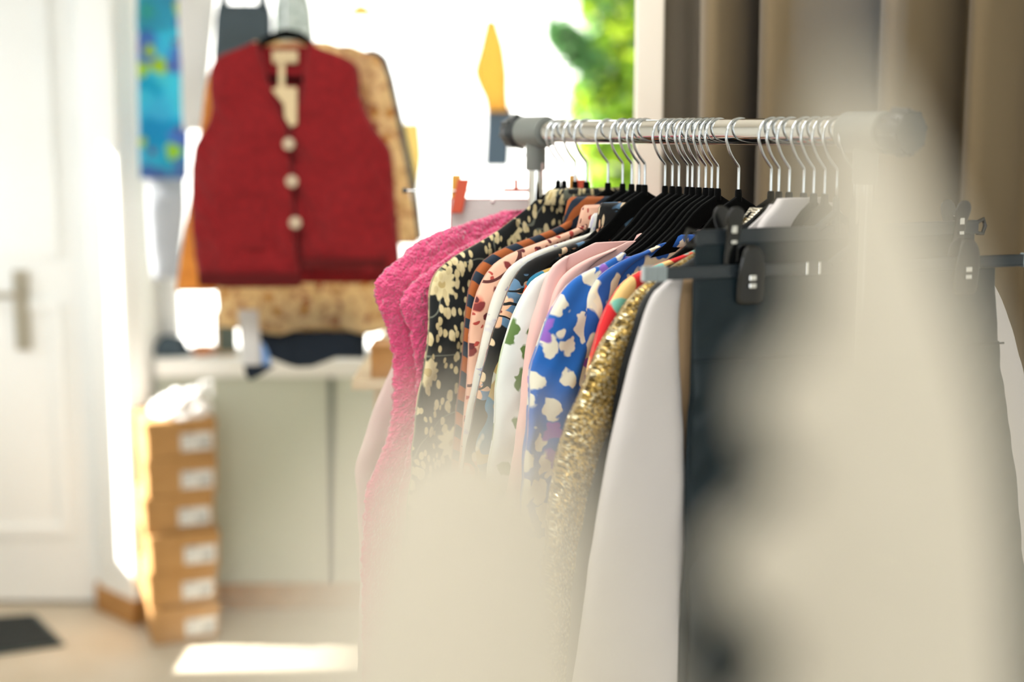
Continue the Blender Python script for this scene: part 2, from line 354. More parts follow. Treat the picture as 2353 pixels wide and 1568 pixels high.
# column between door and window
col = [(-1.30, 4.40), (-1.262, 4.2), (-1.116, 4.05), (-1.080, 4.12), (wl+.005, 4.42)]
struct(MB().prism(col, 0, ZC, 'z').build('wall_column', M['wall'], bevel=.02, seg=4))
bb = [(-1.30, 4.30), (-1.274, 4.19), (-1.116, 4.036), (-1.068, 4.122), (-1.06, 4.3)]
struct(MB().prism(bb, 0, .075, 'z').build('baseboard_column', M['oak'], bevel=.003))
struct(MB().box((-1.06, YW-.014, 0), (XR, YW, .08)).build('baseboard_back', M['oak'], bevel=.003))
sx = X(766, YW, .4)
struct(MB().box((sx-.008, YW-.008, .08), (sx+.008, YW+.01, SILL-.055)).build('trim_2', M['seam']))
# shop door on the left
dr = struct(empty('door_1', (-1.62, YW+.09, 0)))
b = MB(); b.box((-.36, -.045, .01), (.345, 0, 2.1)); dl = b.build('door_leaf', M['door'], dr, bevel=.004)
b = MB()
for z0, z1 in ((.22, .95), (1.08, 1.95)):
    b.box((-.27, -.056, z0), (.265, -.044, z0+.03)); b.box((-.27, -.056, z1-.03), (.265, -.044, z1)); b.box((-.27, -.056, z0+.03), (-.24, -.044, z1-.03)); b.box((.235, -.056, z0+.03), (.265, -.044, z1-.03))
b.build('panel_moulding', M['door'], dr)
hx = X(38, YW, 1.0) + 1.62
b = MB(); b.box((hx-.022, -.058, .80), (hx+.022, -.045, 1.04)); b.tube([(hx, -.05, .97), (hx, -.095, .97), (hx-.01, -.1, .97), (hx-.12, -.1, .97)], .010); b.build('door_handle', P('brushed_steel', 'b9b4a6', .3, 1.0).done(), dr, True)
b = MB(); b.box((.345, -.06, 0), (.36, .02, 2.14)); b.box((-.38, -.06, 2.1), (.36, .02, 2.16)); b.build('door_frame', M['door'], dr)
# glazing
wn = struct(empty('window_1', (0, YW+.12, 0)))
b = MB(); fx0 = wl+.0
for x0, x1 in ((fx0, fx0+.045), (1.86, 1.9)): b.box((x0, -.03, SILL), (x1, .03, 2.45))
b.box((fx0, -.03, SILL), (1.9, .03, SILL+.012)); b.box((fx0, -.03, 2.40), (1.9, .03, 2.45)); b.build('window_frame', M['door'], wn, bevel=.004)
MB().box((fx0+.04, -.003, SILL+.01), (1.87, .003, 2.41)).build('window_pane', M['glass'], wn)
wn = struct(empty('window_2', (XL-.08, 3.90, 0)))
b = MB()
for y0, y1 in ((-.24, -.215), (.215, .24)): b.box((-.025, y0, .76), (.025, y1, 2.58))
b.box((-.025, -.24, .76), (.025, .24, .79)); b.box((-.025, -.24, 2.55), (.025, .24, 2.58)); b.build('window_frame', M['door'], wn)
MB().box((-.003, -.22, .78), (.003, .22, 2.56)).build('window_pane', M['glass'], wn)
# outside
struct(MB().box((-30, YW+.6, -.2), (30, 40, -.12)).build('ground_outside', M['street']))
struct(MB().box((-14, 17, -.12), (14, 17.4, 7)).build('wall_far_facade', M['facade']))

# ---------------------------------------------------------------- foliage outside the window
def leaves(name, pts, m, parent, size):
    V = []; F = []
    for c in pts:
        q = Vector((random.gauss(0, 1), random.gauss(0, 1), random.gauss(0, .7))).normalized(); r = q.orthogonal().normalized(); n = q.cross(r)
        s = size*random.uniform(.6, 1.3); k = len(V)
        V += [c - q*s, c - q*.3*s + r*.42*s + n*.08*s, c + q*.35*s + r*.38*s + n*.08*s, c + q*s, c + q*.35*s - r*.38*s + n*.08*s, c - q*.3*s - r*.42*s + n*.08*s]
        F += [(k, k+1, k+2, k+3), (k, k+3, k+4, k+5)]
    return mesh(name, V, F, m, parent, False)
YF = 6.3
root = empty('climbing_shrub', (X(1400, YF), YF, 0), label='bright green leafy shrub in sunlight outside behind the rail', cat='shrub')
def lc(px, py, dy=0): p = U(px, py, YF+dy); return p - root.location
pa, pb, pc = [], [], []
for _ in range(4600):
    py = random.uniform(-120, 900); lo = 1325 + 25*math.sin(py/60) + (0 if py < 250 else 15); px = random.uniform(lo, 1560)
    r = random.random(); (pa if r < .55 else pb if r < .78 else pc).append(lc(px, py, random.uniform(-.15, .25)))
for _ in range(420):
    t = random.random(); px = 1270 + 90*t + random.gauss(0, 6); py = 70 + 75*t + random.gauss(0, 12 + 22*t)
    pb.append(lc(px, py, random.uniform(-.2, 0)))
leaves('foliage', pa, M['leafA'], root, .042)
leaves('dark_foliage', pb, M['leafB'], root, .042)
leaves('lime_foliage', pc, M['leafC'], root, .042)
st = MB(); 
for px in (1380, 1430, 1500): st.tube([Vector((lc(px, 900).x, 0, 0)), lc(px+12, 600), lc(px-10, 300), lc(px+8, 0), lc(px, -150)], [.03, .022, .018, .014, .01], 8)
st.build('stem', M['bark'], root, True)

# ---------------------------------------------------------------- rail of the main rack
RL = Vector((X(1222, 2.334), 2.334, CAMZ)); RR = Vector((X(2008, 1.709), 1.709, CAMZ))
rdir = (RR - RL).normalized(); RLEN = (RR - RL).length
RANG = math.atan2(rdir.y, rdir.x)
def rail_at(px):
    u = (px - 1176.5)/FPX/CT; # x = u*CT*y*CT ... solve intersection with the rail line
    k = (px - 1176.5)/FPX*CT
    t = (k*RL.y - RL.x)/(rdir.x - k*rdir.y)
    return RL + rdir*t
EANG = RANG - math.pi/2 + math.radians(0)         # direction of the near hanger ends, seen as local +x
RT = 0.0175
rack = empty('clothes_rack', (RL.x, RL.y, 0), RANG, 'chrome clothes rail with grey T-joint, crowded with black velvet hangers', 'clothes rack')
b = MB(); b.tube([(0.02, 0, CAMZ), (RLEN*.5, 0, CAMZ), (RLEN-.02, 0, CAMZ)], RT, 32); b.build('rail', M['chrome'], rack, True)
def tjoint(x, sgn, m):
    b = MB(); b.tube([(x+sgn*.045, 0, CAMZ), (x+sgn*.043, 0, CAMZ), (x-sgn*.02, 0, CAMZ), (x-sgn*.022, 0, CAMZ)], [.0235, .0248, .0248, .022], 32)
    b.tube([(x+sgn*.012, 0, CAMZ-.01), (x+sgn*.012, 0, CAMZ-.060), (x+sgn*.012, 0, CAMZ-.062)], [.0165, .0165, .0155], 28)
    return b.build('rail_joint', m, rack, True, bevel=.0015)
for x, sgn in ((0, 1), (RLEN, -1)):
    tjoint(x, sgn, M['grey_plastic'])
    b = MB(); b.tube([(x-sgn*.022, 0, CAMZ), (x-sgn*.030, 0, CAMZ), (x-sgn*.034, 0, CAMZ), (x-sgn*.050, 0, CAMZ), (x-sgn*.060, 0, CAMZ), (x-sgn*.063, 0, CAMZ)], [.021, .021, .0265, .0275, .024, .012], 28)
    for k in range(8):
        a = 2*math.pi*k/8 + .2; b.tube([(x-sgn*.034, math.cos(a)*.0262, CAMZ+math.sin(a)*.0262), (x-sgn*.058, math.cos(a)*.0242, CAMZ+math.sin(a)*.0242)], .0035, 8)
    b.build('end_knob', M['dark_plastic'], rack, True)
    b = MB(); b.tube([(x+sgn*.012, 0, CAMZ-.055), (x+sgn*.012, 0, .12)], .0125, 24); b.build('post', M['chrome'], rack, True)
    b = MB(); b.tube([(x+sgn*.012, -.25, .10), (x+sgn*.012, .25, .10)], .0125, 20); b.build('foot_bar', M['chrome'], rack, True)
    for yy in (-.24, .24):
        b = MB(); b.tube([(x+sgn*.012-.01, yy, .03), (x+sgn*.012+.01, yy, .03)], .03, 20); b.box((x+sgn*.012-.014, yy-.008, .03), (x+sgn*.012+.014, yy+.008, .098)); b.build('caster', M['dark_plastic'], rack, True)
b = MB(); b.tube([(0.012, 0, .16), (RLEN-.012, 0, .16)], .011, 20); b.build('lower_rail', M['chrome'], rack, True)

# ---------------------------------------------------------------- velvet hangers
def arc(cx, cz, r, a0, a1, n): return [(cx + r*math.cos(math.radians(a0+(a1-a0)*i/n)), 0, cz + r*math.sin(math.radians(a0+(a1-a0)*i/n))) for i in range(n+1)]
HR = 0.0235; HC = RT - HR + 0.0005
def hook_pts():
    pts = [(-.0185, 0, HC-.020)] + arc(0, HC, HR, 214, 180, 3)
    pts = []
    # tip hangs on the far side (-x), over the top, near side (+x) down to the neck
    pts += arc(0, HC, HR, 200, -28, 30)
    a = Vector(pts[-1]); 
    for t in (.25, .5, .75): pts.append(tuple(a.lerp(Vector((.003, 0, -.042)), t) + Vector((.0022*math.sin(t*3.14), 0, -.001))))
    pts += [(.0012, 0, -.0445), (0, 0, -.048), (0, 0, -.065), (0, 0, -.084)]
    return pts
b = MB(); b.tube(hook_pts(), .0020, 10)
HW = .200
def hz(s):   # shoulder line of the hanger
    return float(np.interp(abs(s), [0, .013, .027, .041, .063, .092, .126, .16, .19, .205], [-.0885, -.0905, -.0975, -.1075, -.1285, -.150, -.168, -.181, -.198, -.212]))
proto = empty('velvet_hanger', (0, 0, -5))
hook0 = b.build('hook', M['wire'], proto, True)
hb = MB(); V = []; F = []
n = 53
tops = []; 
def strip(y, inset):
    out = []
    for i in range(n+1):
        s = -HW + 2*HW*i/n; z = hz(s)
        if abs(s) < .020: z = max(z, -.098 + .013*math.cos(abs(s)/.020*math.pi/2))
        h = .030 - .017*abs(s)/HW
        out.append((s*(1-inset*.02), y, z - inset*.0022)); out.append((s*(1-inset*.02), y, hz(s) - h + inset*.0016))
    return out
rings = [strip(-.0030, .9), strip(-.0022, .0), strip(.0022, .0), strip(.0030, .9)]
for r_ in rings: V += r_
m_ = 2*(n+1)
for q in range(3):
    for i in range(n):
        a = q*m_ + 2*i; c = (q+1)*m_ + 2*i
        F += [(a, a+2, c+2, c), (a+1, c+1, c+3, a+3)]
    F += [(q*m_, (q+1)*m_, (q+1)*m_+1, q*m_+1), (q*m_+2*n, q*m_+2*n+1, (q+1)*m_+2*n+1, (q+1)*m_+2*n)]
for i in range(n):
    a = 2*i; F.append((a, a+1, a+3, a+2)); c = 3*m_ + 2*i; F.append((c, c+2, c+3, c+1))
body0 = mesh('shoulder_frame', V, F, M['velvet'], proto, False)
b = MB(); b.tube([(0, 0, -.076), (0, 0, -.078), (0, 0, -.092)], [.0036, .0045, .0050], 12); collar0 = b.build('neck_collar', M['velvet'], proto, True)
b = MB(); b.tube([(-HW+.002, 0, hz(HW)-.010), (-HW+.006, 0, hz(HW)-.020), (-HW+.03, 0, hz(HW)-.028), (HW-.03, 0, hz(HW)-.028), (HW-.006, 0, hz(HW)-.020), (HW-.002, 0, hz(HW)-.010)], .0034, 10); bar0 = b.build('trouser_bar', M['velvet'], proto, True)
def copy_tree(o, parent=None):
    c = o.copy(); COL.objects.link(c)
    if parent: c.parent = parent
    for ch in [x for x in o.children]: copy_tree(ch, c)
    return c

class Frame:
    """local frame of something hung on the rail: local +x runs toward the near shoulder, +y along the rail to the right"""
    def __init__(s, px, jit=0.0, dz=0.0):
        s.p = rail_at(px) + Vector((0, 0, dz)); s.a = EANG + math.radians(jit)
        s.e = Vector((math.cos(s.a), math.sin(s.a), 0)); s.n = Vector((-s.e.y, s.e.x, 0))
    def at(s, px, py, off=0.0):
        d = ray(px, py); o = Vector((0, 0, CAMZ)); q = s.p + s.n*off
        t = (q - o).dot(s.n)/d.dot(s.n); w = o + d*t - s.p
        return (w.z, w.dot(s.e))      # (z, s)
# near-end hook positions along the rail, with the label of what hangs there
HANG = [(1283, 'bare black velvet hanger at the far left end of the rail'), (1297, 'black velvet hanger holding the pink fleece vest'),
 (1322, 'bare black velvet hanger between pink vest and floral blouse'), (1348, 'black velvet hanger holding the black and cream floral blouse'),
 (1398, 'black velvet hanger holding the rust and navy striped blouse'), (1432, 'black velvet hanger holding the peach spotted shirt'),
 (1453, 'black velvet hanger holding the white lilac print shirt'), (1470, 'black velvet hanger holding the black butterfly print blouse'),
 (1483, 'black velvet hanger holding the multicoloured floral dress'), (1530, 'black velvet hanger holding the white green-leaf blouse'),
 (1547, 'bare black velvet hanger between green-leaf blouse and pale pink sweatshirt'), (1562, 'black velvet hanger holding the pale pink sweatshirt'), (1582, 'black velvet hanger holding the blush pink top'),
 (1593, 'bare black velvet hanger, first of three before the cobalt blouse'), (1608, 'bare black velvet hanger, second of three before the cobalt blouse'),
 (1624, 'bare black velvet hanger, third of three before the cobalt blouse'), (1638, 'black velvet hanger holding the cobalt blouse with white flowers'),
 (1652, 'black velvet hanger holding the blue and cream print dress'),
 (1700, 'black velvet hanger standing alone mid-rail, holding the red poppy print blouse'), (1775, 'black velvet hanger holding the gold sequin dress'),
 (1793, 'black velvet hanger holding the black wool coat'), (1817, 'bare narrow black velvet hanger between black coat and white coat'),
 (1850, 'black velvet hanger holding the white coat'), (1873, 'bare narrow black velvet hanger just right of the white coat'), (1898, 'rightmost black velvet hanger, partly veiled by the cream blur')]
frames = {}
for i, (px, lab) in enumerate(HANG):
    o = proto if i == 0 else copy_tree(proto)
    jit = random.uniform(-1.6, 1.6); fr_ = Frame(px, jit); frames[px] = fr_
    if px in (1817, 1873, 1898):        # narrower child-size hangers
        for c_ in o.children:
            if c_.name.split('.')[0] in ('shoulder_frame', 'trouser_bar'): c_.scale.x = .68
    o.location = fr_.p; o.rotation_euler = (0, 0, fr_.a); tag(o, lab, 'clothes hanger', 'black velvet hangers on the chrome rail')

# ---------------------------------------------------------------- garments on the rack
def collar(parent, m, z, w=.075, T=.012, off=0, h=.035, tilt=.0):
    """shirt collar: a folded band around the neck, higher at the back side"""
    V = []; F = []; n = 36; UVs = []
    prof = [(1.0, 0), (.93, h*.9), (.97, h*1.0), (1.05, h*.85), (1.18, -h*.15), (1.14, -h*.2)]
    for i in range(n):
        a = 2*math.pi*i/n; 
        for j, (rr, hh) in enumerate(prof):
            V.append((math.cos(a)*w*rr, off + math.sin(a)*T*rr, z + hh + tilt*math.cos(a))); UVs.append((a*w, hh))
    k = len(prof)
    for i in range(n):
        for j in range(k-1): F.append((i*k+j, ((i+1) % n)*k+j, ((i+1) % n)*k+j+1, i*k+j+1))
    return mesh('collar', V, F, m, parent, True, UVs)
def shirt(px, name, label, cat, m, edge, T=.012, zb=-.70, sleeve=True, sw=.075, folds=.004, k=7, seed=0, sl_end=None, sT=None, nk=None, jit=None, wr=.003,
          far_scale=.97, cuff=None, body_in=.028, sm=None):
    f = frames[px]
    root = empty(name, f.p, f.a, label, cat, 'garments hanging on the chrome rail')
    tab = [f.at(*p) for p in edge]; z0 = tab[0][0]
    # shoulder reach = largest s in the upper part
    tab = sorted(tab, reverse=True)
    zsh = None; smax = 0
    for z, s in tab:
        if z > z0 - .30 and s > smax - .004 and (zsh is None): smax = max(smax, s)
    base = [(z, s) for z, s in tab]
    base = [(z0+.05, base[0][1])] + base + [(zb-.1, base[-1][1] + (base[-1][1]-base[-2][1])*max(0, (base[-1][0]-zb))/max(.02, base[-2][0]-base[-1][0])*.8)]
    near = lambda z: float(interp(base, z))
    zs = [t[0] for t in tab]
    zcorner = tab[min(len(tab)-1, 4)][0]
    def inner(z):
        t = min(1, max(0, (zcorner - z)/.10)); return near(z) - (body_in*t*t*(3-2*t) if sleeve else 0)
    slab('body', lambda z: -inner(z)*far_scale, inner, z0, zb, T, m, root, folds, k, seed, 0, seed_uv=seed*.31, wr=wr, ramp=.14, hem=.004)
    if sleeve:
        e_ = sl_end if sl_end is not None else zb + .02
        sT = sT or T*1.35
        zt = zcorner + .045
        for sg in (1, -1):
            fs = 1 if sg == 1 else far_scale
            def a_(z):
                t = min(1, max(0, (zt - z)/.09)); return near(z) - sw*(t**.6)
            if sg == 1: slab('sleeve', a_, lambda z: near(z)+.002, zt, e_, sT, sm or m, root, folds*1.1, k*1.5, seed+3, .003, nu=24, nv=70, ramp=.10, p=2.4, seed_uv=seed*.31+.5, wr=wr*2.6, t0=.004)
            else: slab('sleeve', lambda z: -near(z)*fs-.002, lambda z: -a_(z)*fs, zt, e_, sT, sm or m, root, folds*.8, k*1.3, seed+5, .003, nu=14, nv=30, ramp=.10, p=2.4, seed_uv=seed*.31+.9, t0=.004)
            if cuff:
                ss = near(e_)
                x0, x1 = (ss-sw-.004, ss+.004) if sg == 1 else (-ss*fs-.004, -ss*fs+sw+.004)
                slab('cuff', [(e_, x0), (e_-.06, x0)], [(e_, x1), (e_-.06, x1)], e_+.005, e_-.055, sT*1.05, m, root, nu=14, nv=8, p=2.4, t0=sT)
    if nk: collar(root, m, z0-.004, **nk)
    return root

# pink fleece vest: front and back panel seen as two thick ridges
f = frames[1297]
vest = empty('fleece_vest', f.p, f.a, 'thick hot pink fleece vest at the far left end of the rail', 'vest', 'garments hanging on the chrome rail')
e1 = [(1196, 484), (1150, 494), (1080, 513), (1010, 534), (960, 562), (920, 600), (880, 638), (864, 655), (872, 690), (890, 730), (905, 780), (914, 830), (916, 900), (908, 990), (880, 1070), (852, 1120), (842, 1200), (840, 1300)]
t1 = [f.at(*p) for p in e1]; t1 = [(t1[0][0]+.03, t1[0][1])] + t1
slab('back_panel', lambda z: -float(interp(t1, z))*.9, lambda z: float(interp(t1, z)), t1[1][0], -.86, .018, M['sherpa'], vest, .003, 5, 1, -.012, nu=90, nv=190, bumpy=.0046, bscale=120, t0=.012, p=3, ramp=.1)
e2 = [(1215, 505), (1150, 528), (1085, 556), (1040, 586), (990, 620), (950, 650), (922, 682), (926, 712), (945, 760), (958, 820), (962, 900), (955, 990), (935, 1070), (920, 1150), (915, 1300)]
t2 = [f.at(*p, .016) for p in e2]; t2 = [(t2[0][0]+.03, t2[0][1])] + t2
slab('front_panel', lambda z: -float(interp(t2, z))*.9, lambda z: float(interp(t2, z)), t2[1][0], -.86, .015, M['sherpa'], vest, .003, 5, 2, .010, nu=90, nv=180, bumpy=.0046, bscale=125, t0=.010, p=3, ramp=.1)

shirt(1348, 'floral_blouse', 'black blouse with cream flowers and leafy stems beside the pink vest', 'blouse', M['floral_black'],
      [(1238, 460), (1205, 482), (1165, 515), (1120, 548), (1060, 578), (1022, 606), (1003, 640), (994, 690), (986, 760), (975, 840), (962, 920), (952, 1010), (935, 1200)],
      T=.016, sw=.085, seed=1, folds=.006, k=8, sT=.017, wr=.006, nk=dict(w=.07, h=.02))
shirt(1398, 'striped_blouse', 'rust orange blouse with wavy navy stripes', 'blouse', M['stripe'],
      [(1318, 505), (1272, 529), (1235, 541), (1197, 553), (1139, 575), (1100, 605), (1079, 650), (1071, 700), (1066, 760), (1060, 840), (1050, 940), (1038, 1100)],
      T=.010, sw=.07, seed=2, nk=dict(w=.07, h=.038))
shirt(1432, 'spotted_shirt', 'peach shirt with dark red spots', 'shirt', M['peach'],
      [(1360, 512), (1320, 528), (1270, 547), (1225, 561), (1160, 585), (1127, 614), (1103, 664), (1085, 712), (1077, 780), (1070, 880), (1055, 1060)],
      T=.010, sw=.07, seed=3, nk=dict(w=.07, h=.03))
shirt(1453, 'lilac_print_shirt', 'off-white shirt with faint lilac print', 'shirt', M['lilac'],
      [(1395, 530), (1345, 540), (1290, 556), (1240, 572), (1190, 595), (1160, 627), (1140, 672), (1122, 722), (1102, 795), (1086, 880), (1066, 1040)],
      T=.009, sw=.06, seed=4, nk=dict(w=.068, h=.03))
shirt(1470, 'butterfly_blouse', 'black blouse with blue butterfly wings and peach flowers', 'blouse', M['butterfly'],
      [(1420, 530), (1370, 545), (1310, 563), (1250, 580), (1207, 602), (1178, 640), (1158, 692), (1136, 752), (1112, 830), (1092, 920), (1070, 1030)],
      T=.009, sw=.06, seed=5, nk=dict(w=.07, h=.045))
shirt(1483, 'multicolour_dress', 'multicoloured floral dress with orange and tan edges', 'dress', M['multi'],
      [(1400, 578), (1345, 591), (1295, 601), (1248, 614), (1206, 640), (1178, 684), (1161, 742), (1143, 797), (1117, 867), (1098, 942), (1080, 1040)],
      T=.008, sw=.055, seed=6)
shirt(1530, 'leaf_print_blouse', 'white blouse with green leaf print', 'blouse', M['leaf_print'],
      [(1400, 586), (1345, 597), (1290, 607), (1238, 626), (1210, 660), (1188, 708), (1172, 757), (1159, 814), (1149, 880), (1139, 960), (1125, 1060)],
      T=.012, sw=.06, seed=7, folds=.006, nk=dict(w=.066, h=.012))
shirt(1562, 'pink_sweatshirt', 'pale pink cotton sweatshirt with ribbed neckline, left of the two pink tops', 'sweatshirt', M['pink'],
      [(1398, 556), (1345, 567), (1293, 586), (1260, 619), (1242, 669), (1223, 748), (1206, 860), (1182, 1000), (1170, 1080)],
      T=.013, sw=.065, seed=8, folds=.003, nk=dict(w=.075, h=.014), wr=.004)
shirt(1582, 'blush_top', 'blush pink top, right of the two pink tops', 'top', M['pink2'],
      [(1470, 553), (1420, 566), (1361, 588), (1303, 617), (1279, 654), (1262, 702), (1248, 762), (1235, 850), (1222, 950), (1204, 1080)],
      T=.010, sw=.06, seed=9, folds=.003, nk=dict(w=.07, h=.012), wr=.004)
shirt(1638, 'blue_print_blouse', 'cobalt blue blouse with scattered white flowers', 'blouse', M['blue_a'],
      [(1440, 590), (1409, 598), (1375, 606), (1327, 630), (1290, 668), (1261, 720), (1243, 790), (1226, 850), (1214, 930), (1200, 1080)],
      T=.013, sw=.075, seed=10, folds=.006, k=9, sT=.018, wr=.006, nk=dict(w=.066, h=.012))
shirt(1652, 'blue_print_dress', 'blue dress with large cream shapes and purple patches', 'dress', M['blue_b'],
      [(1560, 556), (1520, 560), (1463, 581), (1395, 616), (1356, 652), (1338, 700), (1325, 755), (1314, 820), (1303, 890), (1290, 970), (1275, 1100)],
      T=.010, sw=.06, seed=11, folds=.005, wr=.005, nk=dict(w=.068, h=.014))
shirt(1700, 'poppy_print_blouse', 'red and coral poppy print blouse with turquoise petals', 'blouse', M['poppy'],
      [(1622, 572), (1570, 588), (1510, 602), (1465, 620), (1428, 646), (1406, 682), (1388, 722), (1372, 770), (1356, 830), (1342, 900), (1325, 1020)],
      T=.010, sw=.05, seed=12, nk=dict(w=.07, h=.02))
gd = shirt(1775, 'sequin_dress', 'glittering gold sequin dress', 'dress', M['sequin'],
      [(1712, 500), (1660, 540), (1600, 580), (1540, 612), (1488, 645), (1455, 675), (1430, 706), (1398, 760), (1368, 820), (1336, 900), (1312, 970), (1290, 1060), (1265, 1200), (1245, 1400)],
      T=.018, sw=.11, seed=13, folds=.004, sT=.026, wr=.004, body_in=.05)
f = frames[1775]
slab('shoulder_yoke', [f.at(1745, 478), f.at(1745, 620)], [f.at(1745, 478), f.at(1718, 490), f.at(1700, 515), f.at(1690, 560), f.at(1690, 620)], f.at(1745, 477)[0], f.at(1700, 600)[0], .014, M['silver_mesh'], gd, t0=.012, p=3, nu=20, nv=20)
shirt(1793, 'black_coat', 'plain black wool coat between gold dress and white coat', 'coat', M['black_coat'],
      [(1750, 490), (1700, 520), (1640, 560), (1580, 602), (1520, 638), (1484, 668), (1460, 715), (1436, 790), (1414, 870), (1390, 960), (1362, 1080), (1340, 1200), (1316, 1360)],
      T=.012, sw=.07, seed=14, folds=.003, sT=.014)
wc = shirt(1850, 'white_coat', 'plain white coat with sharp straight front edge', 'coat', M['white_coat'],
      [(1775, 470), (1735, 510), (1690, 550), (1640, 590), (1590, 622), (1540, 640), (1508, 660), (1486, 705), (1470, 760), (1450, 830), (1432, 910), (1410, 1010), (1388, 1130), (1360, 1300), (1322, 1568)],
      T=.010, zb=-.86, sleeve=False, seed=15, folds=.0, wr=.002, k=4)
f = frames[1850]
wne = [(1560, 634), (1530, 641), (1506, 660), (1484, 705), (1468, 760), (1448, 830), (1430, 910), (1408, 1010), (1386, 1130), (1358, 1300), (1320, 1568), (1290, 1750)]
slab('front_panel', [f.at(*q_, .014) for q_ in [(1566, 634), (1556, 700), (1553, 760), (1562, 1000), (1574, 1300), (1584, 1568), (1592, 1750)]], [f.at(*q_, .014) for q_ in wne], f.at(1560, 636, .014)[0], -.86, .016, M['white_coat'], wc, .0, 4, 16, .016, t0=.006, p=4, nu=26, wr=.003, ramp=.2)
L_ = [f.at(*p, .014) for p in [(1900, 452), (1905, 470), (1900, 500), (1880, 530), (1860, 620)]]
slab('collar', [f.at(1905, 452, .01), f.at(1880, 540, .01)], [f.at(1800, 460, .01), f.at(1775, 480, .01), f.at(1755, 505, .01), f.at(1738, 540, .01)], f.at(1850, 455, .01)[0], f.at(1850, 545, .01)[0], .010, M['white_coat'], wc, off=.006, t0=.008, nu=24, nv=20, p=5)
slab('coat_shade_strip', [f.at(1596, 640, .01), f.at(1600, 1568, .01)], [f.at(1530, 642, .01), f.at(1530, 760, .01), f.at(1540, 1100, .01), f.at(1560, 1568, .01)], f.at(1560, 645, .02)[0], -.84, .004, M['camel'], wc, off=.010, t0=.004, nu=16, nv=30, p=4)  # added tan strip: the coat's lit edge and brownish shade as colour

f = frames[1898]
wb = empty('white_dress', f.p, f.a, 'white dress whose flared edge shows right of the front leather skirt', 'dress', 'garments hanging on the chrome rail')
tw = [f.at(*p) for p in [(2130, 545), (2200, 580), (2250, 610), (2284, 650), (2318, 730), (2352, 850), (2385, 1000), (2420, 1250), (2450, 1500)]]
slab('body', tw, [(-.09, -.05), (-.16, .0), (-.25, .10), (-.9, .14)], tw[0][0], -.86, .012, M['white_coat'], wb, .003, 4, 61, 0, wr=.003)

# pale pink long garment hanging low behind the far end
f = Frame(1262, -4)
pg = empty('pink_slip_dress', f.p, f.a, 'long pale pink satin dress showing below the pink fleece vest', 'dress')
e = [(1010, 640), (960, 700), (925, 780), (900, 860), (868, 930), (845, 1000), (820, 1075), (826, 1150), (832, 1300), (826, 1568)]
t = [f.at(*p, -.05) for p in e]; t = [(t[0][0]+.02, t[0][1])] + t
slab('body', lambda z: float(interp(t, z))-.22, lambda z: float(interp(t, z)), t[1][0], -1.2, .012, M['pale_pink_long'], pg, .006, 9, 31, -.055, wr=.01)
b = MB(); q = Vector((t[1][1]-.11, -.055, t[1][0]-.005)); b.tube([q+Vector((-.06, 0, 0)), Vector((-.01, -.04, -.15)), Vector((0, -.035, -.1)), Vector((0, -.02, -.05))], .002, 6); b.tube([q+Vector((.06, 0, 0)), Vector((.01, -.04, -.15)), Vector((0, -.035, -.1)), Vector((0, -.02, -.05))], .002, 6); b.build('strap', M['pale_pink_long'], pg, True)

# ---------------------------------------------------------------- clip hangers and leather skirts
def clip(parent, s, z, y, sc=1.0, open_=False):
    """a pinch clip: two spoon-shaped jaws, a spring between"""
    c = empty('clip', (s, y, z)); c.parent = parent
    for sg in (-1, 1):
        V = []; F = []; prof = [(-.030, .0125, .0022), (-.026, .0150, .0035), (-.010, .0150, .0060), (.004, .0140, .0095), (.014, .0120, .0095), (.020, .0085, .0075), (.0235, .0040, .0055)] if not open_ else \
            [(-.046, .008, .002), (-.030, .010, .004), (-.014, .0085, .007), (.0, .0085, .010), (.010, .0120, .014), (.018, .0125, .017), (.024, .0085, .018), (.0265, .003, .018)]
        for zz, w, d in prof:
            for k, (a, bb) in enumerate([(-1, 0), (-.85, .8), (-.45, 1), (.45, 1), (.85, .8), (1, 0), (.6, -.4), (-.6, -.4)]):
                V.append((w*a*sc, sg*(d*.6 + bb*.0022)*sc + sg*.002, zz*sc))
        m = 8
        for j in range(len(prof)-1):
            for k in range(m): F.append((j*m+k, j*m+(k+1) % m, (j+1)*m+(k+1) % m, (j+1)*m+k))
        F += [tuple(range(m))[::-1], tuple((len(prof)-1)*m+k for k in range(m))]
        o = mesh('jaw', V, F, M['black_gloss'], c, True); o.modifiers.new('s', 'SUBSURF').levels = 1; o.modifiers['s'].render_levels = 2
    b = MB()
    for zz, hh in ((-.0055, .0048), (-.0125, .0042)) if not open_ else ((.004, .010), (-.010, .004)): b.box((-.0034*sc, -.0005, (zz-hh/2)*sc), (.0034*sc, (.0095 if not open_ else .0115)*sc, (zz+hh/2)*sc))
    b.build('spring', M['chrome'], c, bevel=.0008)
    return c
def clip_hanger(name, px, jit, lab, zb, sl, sr, clips, m, bar_h, open_, sc, hook=True, dn=0):
    f = Frame(px, jit)
    r = empty(name, f.p, f.a, lab, 'clip hanger', 'black clip hangers at the right end of the rail')
    b = MB(); b.box((sr, -.003, zb-bar_h/2), (sl, .003, zb+bar_h/2)); b.box((sr, -.004, zb+bar_h/2-.002), (sl, .004, zb+bar_h/2)); b.box((sr, -.004, zb-bar_h/2), (sl, .004, zb-bar_h/2+.002)); b.build('bar', M['bar_plastic'], r, bevel=.0006)
    hk = mesh('hook', [v.co for v in hook0.data.vertices], [tuple(p.vertices) for p in hook0.data.polygons], M['wire'], r)
    b = MB(); b.tube([(0, 0, -.08), (0, 0, zb)], [.004, .006], 12); b.tube([(-.03, 0, zb+.004), (0, 0, zb+.025), (.03, 0, zb+.004)], .005, 10); b.build('neck', M['bar_plastic'], r, True)
    for s in clips: clip(r, s, zb + (.0 if not open_ else .006), .004, sc, open_)
    return f, r
